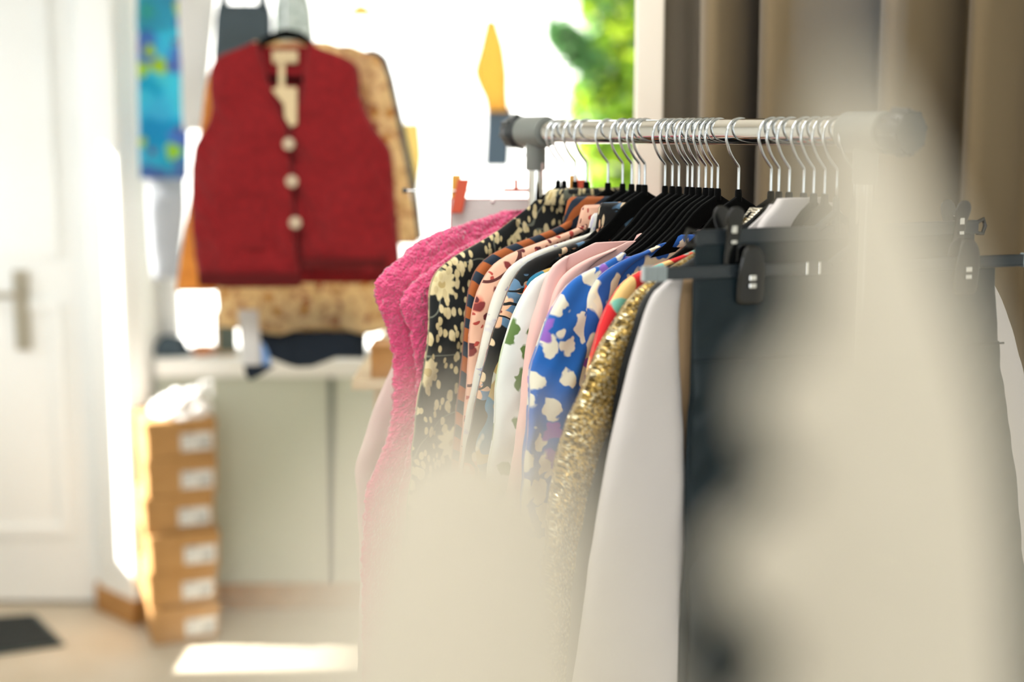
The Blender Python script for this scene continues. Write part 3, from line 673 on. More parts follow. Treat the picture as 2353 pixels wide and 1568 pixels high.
f, r = clip_hanger('clip_hanger', 1925, -6, 'black clip hanger holding the rear leather skirt, with upright clip levers', -.123, .205, -.235, (.161, -.193), None, .018, True, 1.15)
for sg, x0 in ((1, .205), (-1, -.235)):
    MB().tube([(x0, 0, -.117), (x0+sg*.010, 0, -.113), (x0+sg*.014, 0, -.122), (x0+sg*.010, 0, -.132), (x0, 0, -.131)], .0028, 10).build('end_loop', M['black_gloss'], r, True)
fb = f
rs_ = empty('leather_skirt', f.p, f.a, 'black leather skirt on the rear clip hanger, waistband level with the sequin shoulder', 'skirt', 'black leather skirts')
slab('skirt_body', [(-.13, -.228), (-.2, -.235), (-.8, -.25)], [(-.13, .205), (-.2, .208), (-.8, .22)], -.134, -.70, .008, M['leather'], rs_, .002, 5, 3, -.0, t0=.004, wr=.004, p=6)
slab('waistband', [(-.12, -.23), (-.2, -.23)], [(-.12, .207), (-.2, .207)], -.131, -.165, .006, M['leather'], rs_, nu=30, nv=10, t0=.005, p=6, off=.001)

f, r = clip_hanger('clip_hanger', 1965, -12.5, 'black clip hanger nearest the camera holding the front leather skirt', -.163, .262, -.268, (.144, -.163), None, .015, False, 1.35)
for s0, s1 in ((.250, .280), (-.286, -.256)):
    b = MB(); b.box((s0, -.0042, -.1715), (s1, .0042, -.1545))
    for k in range(5): x = s0 + (s1-s0)*(k+.5)/5; b.box((x-.0012, -.005, -.1722), (x+.0012, .005, -.1538))
    b.build('bar_end', M['clear_plastic'], r, bevel=.0006)
b = MB()
for s in (.045, .062): b.box((s, -.0035, -.1705), (s+.004, .0046, -.1555))
b.build('bar_groove', M['chrome'], r, bevel=.0004)
fs = empty('leather_skirt', f.p, f.a, 'large black leather skirt hanging in front, crossed by a seam below the clip', 'skirt', 'black leather skirts')
La = [f.at(*p) for p in [(2285, 640), (2292, 760), (2310, 900), (2340, 1200), (2380, 1568)]]
Ra = [f.at(*p) for p in [(1592, 640), (1590, 760), (1588, 900), (1584, 1200), (1578, 1568)]]
zt = f.at(1600, 642)[0]
zs_ = f.at(1700, 822)[0]
slab('skirt_yoke', La, Ra, zt, zs_-.001, .009, M['leather'], fs, .003, 4, 8, 0, t0=.005, p=6, wr=.006, ramp=.05, nu=60)
slab('skirt_body', La, Ra, zs_+.001, -.80, .010, M['leather'], fs, .004, 4, 8, 0, t0=.0092, p=6, wr=.008, ramp=.05, nu=60)
b = MB(); 
b.tube([(float(interp(Ra, zs_)), .010, zs_), ((float(interp(Ra, zs_))+float(interp(La, zs_)))/2, .012, zs_), (float(interp(La, zs_)), .010, zs_)], .0012, 6); b.build('seam', M['leather'], fs)

# ---------------------------------------------------------------- wooden clip hanger with white red-edged bag, behind the T-joint
yq = 2.405
hc = Vector((X(1190, yq), yq, CAMZ))
ch = empty('wooden_clip_hanger', hc, 0, 'thin wire hanger with red and yellow wooden clips behind the T-joint', 'clip hanger')
def lq(px, py): p = U(px, py, yq) - hc; return Vector((p.x, 0, p.z))
b = MB(); a_ = lq(1186, 437); b.tube([lq(1222, 330)] + [lq(1215, 345), lq(1199, 366), lq(1189, 382), lq(1184, 395), lq(1184, 437)], .0011, 8)
for v_ in (0,): b.tube([lq(1222, 330), lq(1232, 306), lq(1226, 285), lq(1208, 275), lq(1196, 282)], .0011, 8)
b.build('hook', M['wire'], ch, True)
b = MB(); b.tube([lq(930, 438), lq(1185, 440), lq(1440, 440)], .0013, 8); b.build('bar', M['wire'], ch, True)
b = MB(); b.disc(lq(925, 438), (1, 0, 0), .0042, .008); b.disc(lq(1440, 440), (1, 0, 0), .0042, .008); b.build('end_bead', M['bar_plastic'], ch, True)
b = MB(); p = lq(1186, 437); b.box((p.x-.022, -.004, p.z-.002), (p.x+.022, .004, p.z+.003)); b.box((p.x-.0035, -.003, p.z), (p.x+.0035, .003, p.z+.018)); b.build('hook_plate', M['clip_red'], ch)
for px in (1055, 1325):
    c = empty('clip', lq(px, 440)); c.parent = ch
    def q2(x, y): v_ = lq(x, y) - lq(px, 440); return (v_.x, v_.z)
    MB().prism([q2(px-17, 402), q2(px+4, 402), q2(px-2, 486), q2(px-20, 486)], .002, .012).build('yellow_jaw', M['clip_yellow'], c, bevel=.001)
    MB().prism([q2(px-3, 412), q2(px+24, 412), q2(px+8, 489), q2(px-18, 489)], -.012, 0).build('red_jaw', M['clip_red'], c, bevel=.001)
bag = empty('white_tote', hc, 0, 'white cloth bag with thin red edging held by the wooden clips', 'bag')
def outl(pts): return [(lq(*p).x, lq(*p).z) for p in pts]
MB().prism(outl([(1037, 458), (1340, 458), (1350, 900), (1025, 900)]), -.0015, .0015).build('bag_panel', M['bag_white'], bag)
b = MB(); b.tube([lq(1025, 900), lq(1036, 457), lq(1341, 457), lq(1350, 900)], .0017, 8); b.build('edging', M['red_trim'], bag, True)
b = MB(); p = lq(1132, 462); b.disc(p+Vector((0, -.004, 0)), (0, 1, 0), .0035, .002); b.build('eyelet', P('bright_eyelet', 'ffffff', .1, 1.0).done(), bag, True)

# ---------------------------------------------------------------- curtain and cream post on the right
py_ = 2.52
struct(MB().box((X(1461, py_), py_, 0), (X(1523, py_), py_+.045, ZC)).build('trim_3', M['post'], bevel=.003))
prof = [(1600, 2.52), (1601, 2.46), (1600, 2.41), (1604, 2.375), (1616, 2.35), (1640, 2.345), (1675, 2.37), (1705, 2.41), (1725, 2.455), (1740, 2.48), (1744, 2.46), (1737, 2.41), (1735, 2.37), (1744, 2.335), (1768, 2.32), (1820, 2.335), (1880, 2.37), (1930, 2.40), (1985, 2.43), (2012, 2.45), (2016, 2.43), (2010, 2.39), (2018, 2.35), (2045, 2.33), (2090, 2.35), (2140, 2.39), (2185, 2.43), (2215, 2.45), (2222, 2.42), (2216, 2.38), (2232, 2.35), (2270, 2.35), (2330, 2.39), (2370, 2.42), (2420, 2.39), (2470, 2.36), (2540, 2.38), (2640, 2.44), (2750, 2.38), (2900, 2.42), (3100, 2.38)]
def curtain(name, label, prof, m, z0, z1, seed, drift=0.0):
    P2 = [Vector((X(a, y), y)) for a, y in prof]; fine = []
    for i in range(len(P2)-1):
        p0, p1, p2, p3 = P2[max(i-1, 0)], P2[i], P2[i+1], P2[min(i+2, len(P2)-1)]
        for k in range(6):
            t = k/6; fine.append(.5*((2*p1) + (p2-p0)*t + (2*p0-5*p1+4*p2-p3)*t*t + (3*p1-p0-3*p2+p3)*t**3))
    fine.append(P2[-1]); V = []; F = []; nz = 60
    for side in (0, 1):
        for j in range(nz):
            z = z0 + (z1-z0)*j/(nz-1)
            for i, p in enumerate(fine):
                a = mnoise.noise(Vector((p.x*3+seed, z*1.3, .5)))*.02 + drift*(z-1.5)
                V.append((p.x + a*.6, p.y + a*.5 + .0022*side + mnoise.noise(Vector((p.x*9, z*2.5, seed)))*.005, z))
    L = len(fine)
    for side in (0, 1):
        for j in range(nz-1):
            for i in range(L-1):
                k = side*nz*L + j*L + i; q = (k, k+1, k+L+1, k+L); F.append(q if side == 0 else q[::-1])
    o = mesh(name, V, F, m, None, True); return tag(o, label, 'curtain')
curtain('curtain', 'tan floor-length curtain hanging in deep folds behind the right end of the rail', prof, M['curtain'], .02, 2.62, 3, 0.0)
curtain('curtain', 'flat taupe curtain edge between the cream post and the tan curtain', [(1515, 2.60), (1540, 2.605), (1570, 2.60), (1600, 2.605), (1640, 2.60), (1700, 2.61), (1800, 2.60)], M['curtain_grey'], .02, 2.62, 8)
cr = MB(); cr.tube([(X(1490, 2.45), 2.42, 2.64), (XR, 2.42, 2.64)], .014, 16); tag(cr.build('curtain_rod', M['bar_plastic'], None, True), 'dark rod under the ceiling carrying the tan curtain', 'curtain rod')

# ---------------------------------------------------------------- red vest outfit in the middle distance
yv = 3.30
vo_ = Vector((X(660, yv, 1.5), yv, 0))
def lv(px, py, y=yv): p = U(px, py, y); return (p.z, p.x - vo_.x)
def T(pts, y=yv):
    t = [lv(*p, y) for p in pts]; return t
rv = empty('red_vest', vo_, 0, 'dark red wool vest with cream buttons hanging in front of the window', 'vest')
zt = lv(600, 100)[0]; zb = lv(600, 668)[0]
left_e = T([(596, 104), (560, 112), (520, 122), (497, 140), (490, 170), (491, 210), (494, 250), (484, 285), (462, 318), (450, 340), (444, 390), (447, 470), (452, 570), (462, 655)])
right_e = T([(712, 108), (760, 116), (800, 132), (824, 150), (829, 190), (831, 225), (845, 260), (870, 305), (900, 342), (905, 380), (909, 450), (916, 540), (922, 600), (920, 620)])
ctrL = T([(598, 104), (606, 130), (620, 180), (640, 230), (662, 280), (668, 300), (676, 400), (684, 520), (692, 615), (700, 660)])
ctrR = T([(712, 108), (708, 140), (700, 190), (690, 240), (676, 285), (670, 300), (676, 400), (686, 520), (700, 600), (720, 640)])
slab('front_panel', left_e, ctrL, zt, lv(600, 655)[0], .020, M['red_wool'], rv, .009, 3, 4, -.035, nu=40, p=5, wr=.018, t0=.012, ramp=.15)
slab('front_panel', ctrR, right_e, zt-.002, lv(600, 622)[0], .020, M['red_wool'], rv, .009, 3, 5, -.033, nu=40, p=5, wr=.018, t0=.012, ramp=.15)
slab('back_panel', left_e, right_e, zt-.006, lv(600, 650)[0], .010, M['red_wool'], rv, .003, 3, 6, .0, p=6, wr=.006)
b = MB()
slab('hem_band', T([(470, 600), (470, 680)]), T([(700, 600), (700, 680)]), lv(600, 622)[0], lv(600, 650)[0], .004, M['dark_red'], rv, .003, 3, 4, -.066, nu=20, nv=10, t0=.003, p=8)
slab('hem_band', T([(700, 600), (700, 680)]), T([(895, 590), (895, 640)]), lv(600, 588)[0], lv(600, 612)[0], .004, M['dark_red'], rv, .003, 3, 4, -.066, nu=20, nv=10, t0=.003, p=8)
for px, py in ((664, 331), (671, 417), (679, 512)):
    z, x = lv(px, py, yv-.06); o = MB().disc((x, -.066, z), (0, 1, 0), .0135, .006).build('button', M['button'], rv, True)
for x0, x1, y0, y1 in ((505, 615, 455, 570), (760, 870, 450, 560)):
    slab('pocket', T([(x0, y0-10), (x0, y1)]), T([(x1, y0-10), (x1, y1)]), lv(600, y0)[0], lv(600, y1)[0], .006, M['red_wool'], rv, 0, 3, 6, -.052, nu=20, nv=16, t0=.005, p=10)
z, x = lv(657, 130); 
slab('neck_label', [(z+.03, x-.030), (z-.05, x-.028)], [(z+.03, x+.030), (z-.05, x+.028)], z+.012, z-.016, .003, M['tan_label'], rv, off=-.014, nu=12, nv=8, t0=.003, p=8)
MB().prism([(lv(*p)[1], lv(*p)[0]) for p in [(650, 148), (664, 148), (664, 202), (691, 203), (691, 285), (678, 292), (664, 270), (662, 240), (634, 207), (650, 202)]], -.062, -.059).build('price_tag', M['tan_label'], rv)
vh = empty('velvet_hanger', vo_, 0, 'black velvet hanger inside the red vest, showing at its neck', 'clothes hanger')
b = MB(); zh, xh = lv(657, 80)
b.tube([(lv(588, 112)[1], -.008, lv(588, 112)[0]), (lv(605, 98)[1], -.008, lv(605, 98)[0]), (lv(635, 84)[1], -.008, lv(635, 84)[0]), (xh, -.008, zh+.002), (lv(690, 84)[1], -.008, lv(690, 84)[0]), (lv(712, 98)[1], -.008, lv(712, 98)[0]), (lv(720, 108)[1], -.008, lv(720, 108)[0])], [.006, .009, .011, .012, .011, .009, .006], 12)
b.build('shoulder_frame', M['velvet'], vh, True)
za, xa = lv(610, 180); zb_, xb = lv(705, 184); b = MB(); b.tube([(xa, -.016, za), (xb, -.016, zb_)], .0065, 10); b.build('trouser_bar', M['velvet'], vh, True)
b = MB(); zr = 1.88; b.tube([(xh, -.008, zh), (xh, -.008, zr-.07), (xh+.012, -.008, zr-.05)] + [(xh + .024*math.cos(a), -.008, zr-.006 + .024*math.sin(a)) for a in np.linspace(-1.0, 3.4, 14)], .002, 8); b.build('hook', M['wire'], vh, True)
rod = empty('garment_rod', (vo_.x, yv-.008, zr), 0, 'slim metal rod above the window clothes, out at the top edge', 'rod')
b = MB(); b.tube([(-.9, 0, 0), (.55, 0, 0)], .011, 16); b.build('bar', M['bar_plastic'], rod, True)
for x in (-.85, .5): MB().tube([(x, 0, 0), (x, 0, ZC-zr)], .006, 10).build('suspension_rod', M['bar_plastic'], rod, True)
# sand floral jacket behind the vest
jk = empty('floral_jacket', vo_ + Vector((0, .09, 0)), 0, 'sand coloured floral jacket with long sleeves behind the red vest', 'jacket')
yj = yv+.09
jl = T([(600, 92), (560, 104), (520, 130), (500, 180), (490, 300), (480, 420), (478, 560), (500, 690)], yj)
jr = T([(735, 92), (790, 108), (840, 124), (860, 170), (868, 300), (872, 420), (880, 560), (900, 620), (905, 760)], yj)
slab('body', jl, jr, lv(0, 95, yj)[0], lv(0, 755, yj)[0], .022, M['sand_floral'], jk, .006, 3, 21, 0, wr=.010, hem=.012)
sr0 = T([(760, 100), (800, 130), (815, 200), (830, 350), (850, 540)], yj); sr1 = T([(790, 100), (850, 118), (878, 135), (892, 180), (912, 270), (932, 370), (950, 470), (962, 550)], yj)
slab('sleeve', sr0, sr1, lv(0, 104, yj)[0], lv(0, 560, yj)[0], .022, M['sand_floral'], jk, .003, 5, 22, -.0, wr=.008, p=3)
sl0 = T([(520, 120), (487, 150), (472, 200), (462, 300), (446, 400), (430, 500), (416, 590), (406, 668)], yj); sl1 = T([(560, 120), (540, 200), (520, 350), (510, 500), (498, 670)], yj)
slab('sleeve', sl0, sl1, lv(0, 124, yj)[0], lv(0, 668, yj)[0], .022, M['orange_lining'], jk, .003, 5, 23, -.0, wr=.008, p=3)
b = MB(); b.tube([(q_[1], .0, q_[0]) for q_ in T([(845, 116), (868, 122), (884, 136), (898, 180), (918, 270), (939, 370), (955, 450), (967, 552)], yj)], [.005, .007, .008, .008, .008, .008, .008, .007], 10); b.build('navy_trim', M['navy_blue'], jk, True)
ns = empty('navy_skirt', vo_ + Vector((0, .12, 0)), 0, 'short navy skirt with uneven hem under the floral jacket', 'skirt')
yk = yv+.12
slab('skirt_body', T([(598, 680), (596, 760), (604, 840)], yk), T([(842, 680), (842, 760), (838, 840)], yk), lv(0, 690, yk)[0], lv(0, 828, yk)[0], .03, M['navy'], ns, .010, 5, 27, 0, wr=.01, hem=.014)
sc_ = empty('daylight_gap_cloth', vo_ + Vector((0, .06, 0)), 0, 'white cloth piece with navy corner, added for the bright window gap beneath the jacket', 'shirt')
ys = yv+.06
slab('gap_cloth_body', T([(545, 700), (550, 760), (558, 860)], ys), T([(592, 700), (598, 780), (604, 860)], ys), lv(0, 712, ys)[0], lv(0, 838, ys)[0], .012, M['white_cloth'], sc_, .004, 6, 28, 0)  # added white piece stands for bright daylight between the clothes
slab('blue_lining', T([(590, 780), (590, 850)], ys), T([(600, 780), (620, 820), (622, 850)], ys), lv(0, 790, ys)[0], lv(0, 840, ys)[0], .008, M['blue_lining'], sc_, 0, 6, 29, .004)
MB().prism([(lv(*p, ys)[1], lv(*p, ys)[0]) for p in [(560, 832), (632, 842), (600, 862), (575, 874), (566, 862)]], -.008, .006).build('navy_corner', M['navy'], sc_)

# ---------------------------------------------------------------- garments hung in the window
def hung(name, label, cat, y, L, R, top, bot, T_, m, cord_px, part='body', folds=.004, seed=0, extra=None, group=None):
    c = U(cord_px, 0, y); r = empty(name, (c.x, y, 0), 0, label, cat, group)
    f_ = lambda pts: [((U(*p, y)).z, U(*p, y).x - c.x) for p in pts]
    slab(part, f_(L), f_(R), Z(top, y), Z(bot, y), T_, m, r, folds, 5, seed, 0, wr=.008, nv=50, nu=30)
    b = MB(); zt_ = Z(top, y); b.tube([(0, 0, zt_-.02), (0, 0, ZC)], .0012, 6); b.build('hanging_cord', M['wire'], r)
    if extra: extra(r, f_, y)
    return r
def ex(r, f_, y):
    slab('top', f_([(316, -60), (315, 60)]), f_([(400, -60), (404, 60)]), Z(-50, y), Z(70, y), .016, M['turq_plain'], r, .003, 5, 5, -.006, nv=20)
hung('turquoise_dress', 'turquoise dress with blue, purple and yellow print in the window', 'dress', 4.0, [(318, -60), (316, 100), (318, 250), (322, 412)], [(404, -60), (418, 100), (432, 250), (432, 412)], -60, 410, .018, M['turquoise'], 360, seed=1, extra=ex)
hung('pale_trousers', 'pale grey trousers hanging below the turquoise dress', 'trousers', 4.06, [(335, 380), (345, 600), (372, 760)], [(425, 380), (425, 500), (412, 640), (400, 760)], 385, 640, .014, M['pale_grey_cloth'], 380, seed=2)
hung('lace_top', 'white lace top with ruffled edge left of the slate top', 'top', 3.9, [(410, -40), (408, 60), (416, 150), (420, 300)], [(500, -40), (490, 60), (484, 120), (470, 300)], -40, 300, .014, M['white_cloth'], 450, seed=3)
def ex2(r, f_, y):
    slab('strap', f_([(505, -60), (503, 20)]), f_([(525, -60), (525, 20)]), Z(-60, y), Z(18, y), .008, M['slate'], r, 0, 5, 5, 0, nv=12, nu=10)
    slab('strap', f_([(592, -60), (592, 20)]), f_([(612, -60), (616, 20)]), Z(-60, y), Z(18, y), .008, M['slate'], r, 0, 5, 6, 0, nv=12, nu=10)
hung('slate_tank_top', 'slate grey sleeveless top behind the red vest shoulder', 'top', 3.75, [(502, 0), (494, 40), (490, 120), (494, 300)], [(616, 0), (626, 40), (626, 120), (640, 300)], 10, 300, .012, M['slate'], 560, seed=4, extra=ex2)
hung('grey_lace_blouse', 'pale grey lace blouse above the red vest neck', 'blouse', 3.8, [(640, -40), (630, 20), (628, 90), (640, 130)], [(700, -40), (716, 20), (722, 90), (716, 130)], -40, 120, .012, M['lace'], 675, seed=5)
def ex3(r, f_, y):
    slab('jeans', f_([(1118, 240), (1116, 300), (1111, 390)]), f_([(1180, 240), (1176, 300), (1170, 390)]), Z(248, y), Z(384, y), .012, M['jeans'], r, .003, 5, 5, .004, nv=24, nu=18)
hung('yellow_jacket', 'yellow jacket over faded blue jeans hanging far in the window', 'jacket', 3.98, [(1118, 36), (1102, 110), (1086, 165), (1098, 200), (1112, 225), (1118, 258)], [(1138, 36), (1160, 110), (1168, 170), (1168, 220), (1172, 258)], 46, 256, .014, M['yellow'], 1130, seed=6, extra=ex3)
hung('pale_yellow_scarf', 'pale yellow scarf washed out by daylight right of the floral jacket', 'scarf', 4.0, [(925, 280), (930, 360), (940, 440)], [(965, 280), (972, 360), (962, 440)], 282, 440, .008, Mat('pale_yellow_cloth', 'ead9a0', .8).trans(.6).done(), 945, seed=7)
hung('sun_hat', 'small yellow sun hat hanging high in the window', 'hat', 4.0, [(822, 8), (800, 30), (782, 40)], [(834, 8), (860, 28), (880, 38)], 10, 38, .03, M['yellow'], 828, part='crown', seed=8)

# things on the window sill
def sill_thing(name, label, cat, x0, x1, y0, y1, m, depth=.07, yy=YW+.05, bevel=.01, part=None):
    a = X(x0, yy, SILL); b_ = X(x1, yy, SILL); h = Z(y0, yy) - SILL
    o = MB().box((a, yy, SILL), (b_, yy+depth, SILL+max(.02, h))).build(name, m, None, bevel=bevel, seg=4)
    return tag(o, label, cat)
fd = empty('folded_jumper', (X(392, YW+.04, SILL), YW+.03, SILL), 0, 'crumpled slate grey jumper lying on the left end of the sill', 'jumper')
V = []; F = []; n1 = 26
for i in range(n1+1):
    for j in range(13):
        a = 2*math.pi*i/n1; t_ = j/12; r_ = math.cos(t_*math.pi/2)**.5
        x = math.cos(a)*.062*r_; y = math.sin(a)*.05*r_; z = .062*t_*(1+.3*mnoise.noise(Vector((x*20, y*20, t_*2))))
        V.append((x*(1+.15*mnoise.noise(Vector((x*30, y*30, z*20)))), y+.02, z))
for i in range(n1):
    for j in range(12): F.append((i*13+j, (i+1)*13+j, (i+1)*13+j+1, i*13+j+1))
mesh('fabric_body', V, F, M['slate'], fd)
oc = MB(); xc = X(466, YW+.05, SILL); oc.tube([(xc, YW+.06, SILL), (xc, YW+.06, SILL+.006), (xc, YW+.06, SILL+.026), (xc, YW+.06, SILL+.03)], [.026, .032, .034, .030], 24); tag(oc.build('orange_dish', P('orange_ceramic', 'd8894c', .4).done(), None, True), 'small orange dish on the sill beside the dark frame', 'dish')
pf = empty('picture_frame', (X(520, YW+.05, SILL), YW+.05, SILL), 0, 'dark panel in a tan wooden frame standing on the sill', 'picture frame')
hh = Z(722, YW+.05) - SILL; ww = (X(542, YW+.05, SILL) - X(492, YW+.05, SILL))/2
MB().box((-ww+.008, -.004, .008), (ww, .008, hh)).build('panel', P('grey_green_panel', '5c665e', .6).done(), pf)
b = MB(); b.box((-ww, -.008, 0), (-ww+.01, .012, hh+.01)); b.box((-ww, -.008, 0), (ww, .012, .010)); b.build('frame', M['camel'], pf)

# ---------------------------------------------------------------- stack of shoe boxes
YBX = 3.87; BH = (Z(972, YBX) - 0)/6.0
bx = U(350, 1490, YBX); yaw = math.radians(21)
order = ['bottom', 'second from the bottom', 'third from the bottom', 'fourth from the bottom', 'fifth from the bottom', 'top']
offs = [(0, 0, 0), (-.006, .004, 1.0), (.004, -.006, -.8), (-.010, .002, .6), (.000, .004, -1.2), (.004, 0, 1.6)]
def shoebox():
    r = empty('shoe_box', (0, 0, 0)); w_, d_, h_ = .196, .275, BH
    b = MB(); b.box((.003, .003, 0), (w_-.003, d_-.003, h_-.004)); b.build('box_base', M['card'], r, bevel=.002)
    b = MB(); b.box((0, 0, h_-.036), (w_, d_, h_-.002)); b.build('lid', M['card'], r, bevel=.002)
    s = MB().box((w_-.100, .0005, .018), (w_-.012, .003, .068)).build('sticker', M['sticker'], r)
    b = MB()
    for i in range(14): x = w_-.052 + i*.0024; b.box((x, -.0002, .030), (x+(.0014 if i % 3 else .0008), .0006, .046))
    for i, z in enumerate((.060, .053)): b.box((w_-.094, -.0002, z), (w_-.060-.008*i, .0006, z+.0022))
    b.box((w_-.094, -.0002, .026), (w_-.078, .0006, .030)); b.build('printed_code', M['ink'], s); 
    return r
sb = shoebox()
for i in range(6):
    o = sb if i == 0 else copy_tree(sb)
    o.location = (bx.x + offs[i][0], YBX + offs[i][1], i*BH + .0005); o.rotation_euler = (0, 0, yaw + math.radians(offs[i][2]))
    tag(o, 'brown cardboard shoe box with white sticker, %s of the stack of six' % order[i], 'shoe box', 'shoe boxes stacked by the column')
pb_ = empty('crumpled_bag', (bx.x + .075, YBX+.12, 6*BH+.001), yaw, 'crumpled white paper bag lying on the top shoe box', 'bag')
V = []; F = []; n1, n2_ = 48, 22
for i in range(n1):
    for j in range(n2_+1):
        a = 2*math.pi*i/n1; t_ = j/n2_; r_ = math.sin((1-t_)*math.pi/2)**.55 if t_ > .05 else .96
        q = Vector((math.cos(a)*.085*r_, math.sin(a)*.09*r_, .072*t_)); k_ = 1+.22*mnoise.noise(q*28) + .1*mnoise.noise(q*70)
        V.append((q.x*k_, q.y*k_, max(0, q.z*(1+.35*mnoise.noise(q*24)))))
for i in range(n1):
    for j in range(n2_): F.append((i*(n2_+1)+j, ((i+1) % n1)*(n2_+1)+j, ((i+1) % n1)*(n2_+1)+j+1, i*(n2_+1)+j+1))
mesh('paper_body', V, F, M['white_cloth'], pb_, False)
b = MB(); b.tube([(.05, .0, .055), (.062, -.01, .085), (.085, -.01, .088), (.09, 0, .05)], .006, 10); b.build('handle', P('glossy_white', 'ffffff', .1, spec=1).done(), pb_, True)

# doormat
m0 = U(148, 1482, 3.75); yb0 = 4.16
def FL(px, py):
    d = ray(px, py); k = -CAMZ/d.z; return (d.x*k, d.y*k)
A, Bp, Cp = FL(80, 1416), FL(150, 1486), FL(-200, 1536)
Dp = FL(-240, 1440)
mt = empty('doormat', (A[0], A[1], 0), 0, 'charcoal doormat on the floor in front of the white door', 'doormat')
loc_ = lambda p: (p[0]-A[0], p[1]-A[1])
poly = [loc_(p) for p in (A, Dp, Cp, Bp)]; cx = sum(p[0] for p in poly)/4; cy = sum(p[1] for p in poly)/4
MB().prism([(cx+(x-cx)*1.0, cy+(y-cy)*1.0) for x, y in poly], .001, .008, 'z').build('rubber_edge', M['matrim'], mt, bevel=.002)
MB().prism([(cx+(x-cx)*.93, cy+(y-cy)*.9) for x, y in poly], .006, .013, 'z').build('pile', M['mat'], mt, bevel=.002)

# ---------------------------------------------------------------- wooden display table behind the rack
yt = 2.72; zt_ = Z(872, yt)
tb = empty('display_table', (X(808, yt, zt_), yt, 0), 0, 'light wooden display table, its corner showing left of the pink vest', 'table')
MB().box((0, 0, zt_-.022), (.42, .80, zt_)).build('table_top', M['light_wood'], tb, bevel=.003)
for x, y in ((.04, .03), (.34, .03), (.04, .72), (.34, .72)): MB().box((x, y, 0), (x+.045, y+.045, zt_-.022)).build('leg', M['light_wood'], tb, bevel=.002)
MB().box((.04, .035, zt_-.10), (.385, .055, zt_-.022)).build('apron', M['oak'], tb)
MB().box((X(850, yt, zt_)-tb.location.x, .0, zt_), (.36, .09, zt_+.001)).build('runner', M['light_wood'], tb)
bxw = empty('wooden_box', (X(851, yt-.01, zt_), yt-.01+.012, zt_+.001), 0, 'small oak box standing on the display table corner', 'box')
hb_ = Z(806, yt) - zt_
MB().box((0, 0, 0), (.16, .10, hb_)).build('box_body', M['oak'], bxw, bevel=.002); MB().box((-.002, -.002, hb_), (.162, .102, hb_+.008)).build('lid', M['oak'], bxw, bevel=.002)

# ---------------------------------------------------------------- out-of-focus cream garments right in front of the lens
yb = .345
nr = empty('near_rack', (.0, yb, 0), 0, 'near clothes rail close to the camera carrying a cream blouse', 'clothes rack')
ZN = 1.575
b = MB(); b.tube([(-.45, 0, ZN), (.75, 0, ZN)], .009, 16); b.build('rail', M['chrome'], nr, True)
for x in (-.44, .74): MB().tube([(x, 0, ZN), (x, 0, 0)], .011, 12).build('post', M['chrome'], nr, True)
for x in (-.44, .74): MB().tube([(x, -.22, .012), (x, .22, .012)], .012, 12).build('foot_bar', M['chrome'], nr, True)
def tb_(pts, y): return [((U(*p, y)).z, U(*p, y).x) for p in pts]
bc = X(1960, yb)
bl = empty('ruffled_blouse', (0, yb, 0), 0, 'blurred cream ruffled blouse filling the right foreground', 'blouse')
slab('body', tb_([(1918, 150), (1892, 240), (1872, 400), (1872, 600), (1870, 720), (1835, 880), (1810, 1100), (1800, 1300), (1780, 1700), (1770, 2200)], yb),
     tb_([(1972, 150), (2020, 230), (2075, 320), (2135, 480), (2205, 680), (2268, 880), (2305, 1080), (2335, 1350), (2350, 1700), (2350, 2200)], yb), Z(165, yb), Z(2100, yb), .010, M['cream_fg'], bl, .002, 20, 41, 0, wr=.002, ramp=.05)
def ruffle(pts_l, x_r, top, bot, off, sd):
    slab('ruffle', tb_(pts_l, yb), tb_([(x_r, top), (x_r, bot)], yb), Z(top, yb), Z(bot, yb), .004, M['cream_fg'], bl, .001, 40, sd, off, nu=20, nv=30, t0=.001, ramp=.01, p=2.2)
ruffle([(1850, 810), (1750, 850), (1665, 885), (1620, 925), (1650, 965), (1740, 1010), (1850, 1035)], 1900, 815, 1035, -.004, 51)
ruffle([(1830, 1140), (1730, 1170), (1630, 1210), (1575, 1280), (1590, 1350), (1690, 1410), (1850, 1440)], 1900, 1145, 1430, -.004, 52)
ruffle([(1850, 1540), (1760, 1580), (1680, 1640), (1640, 1700), (1640, 1760)], 1900, 1545, 1760, -.004, 53)
b = MB(); xk = X(1942, yb); zk = Z(165, yb)
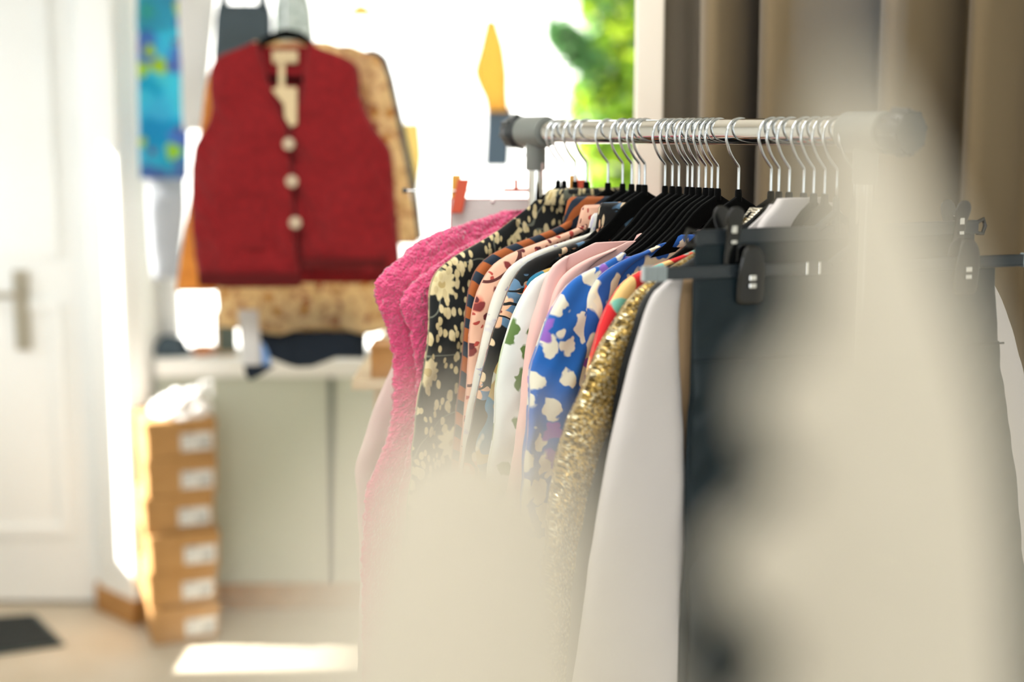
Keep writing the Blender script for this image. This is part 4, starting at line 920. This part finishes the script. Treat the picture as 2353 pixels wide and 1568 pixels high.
b.tube([(xk, 0, zk-.005), (xk, 0, ZN-.03)] + [(xk + .013*math.cos(a), 0, ZN-.0035 + .013*math.sin(a)) for a in np.linspace(-1.2, 3.3, 12)], .001, 8)
hw_ = b.build('wire_hanger', M['wire'], None, True, loc=(0, yb, 0)); tag(hw_, 'thin wire hanger carrying the blurred cream blouse', 'clothes hanger')
# draped cream cardigan over a low rail under the lens
ya = .30
lr = empty('low_rail', (X(1180, ya), 0, 0), 0, 'low display rail beneath the camera under the draped cream cardigan', 'clothes rack')
zr_ = Z(1060, ya)
b = MB(); b.tube([(0, ya-.005, zr_), (0, -.5, zr_-.0)], .008, 16); b.build('rail', M['chrome'], lr, True)
for y in (.05, -.45): MB().tube([(0, y, zr_), (0, y, 0)], .009, 12).build('post', M['chrome'], lr, True)
for y in (.05, -.45): MB().tube([(-.2, y, .012), (.2, y, .012)], .012, 12).build('foot_bar', M['chrome'], lr, True)
hump = [(850, 2300), (842, 1700), (838, 1400), (842, 1230), (862, 1090), (908, 1000), (985, 958), (1080, 962), (1165, 985), (1235, 1030), (1285, 1095), (1320, 1190), (1340, 1330), (1350, 1560), (1355, 2300)]
H3 = [U(*p, ya) for p in hump]; V = []; F = []; NY = 16; nh = len(H3)
for j in range(NY):
    y = ya - .34*(j/(NY-1))
    for i, p in enumerate(H3):
        wv = mnoise.noise(Vector((i*.7, y*14, 2.2)))*.0035
        V.append((p.x - lr.location.x + wv, y, p.z + wv*.4 - (.0 if j else .002)))
for j in range(NY-1):
    for i in range(nh-1): F.append((j*nh+i, j*nh+i+1, (j+1)*nh+i+1, (j+1)*nh+i))
o = mesh('cream_cardigan', V, F, M['cream_fg'], None, True, uv=[(v[0], v[1]) for v in V], loc=(lr.location.x, 0, 0))
md = o.modifiers.new('s', 'SOLIDIFY'); md.thickness = .005; md.offset = -1
md = o.modifiers.new('ss', 'SUBSURF'); md.levels = 1; md.render_levels = 2
tag(o, 'blurred cream cardigan draped in the lower centre foreground', 'cardigan')
for ob in list(bpy.data.objects):
    if not ob.users_collection: bpy.data.objects.remove(ob)
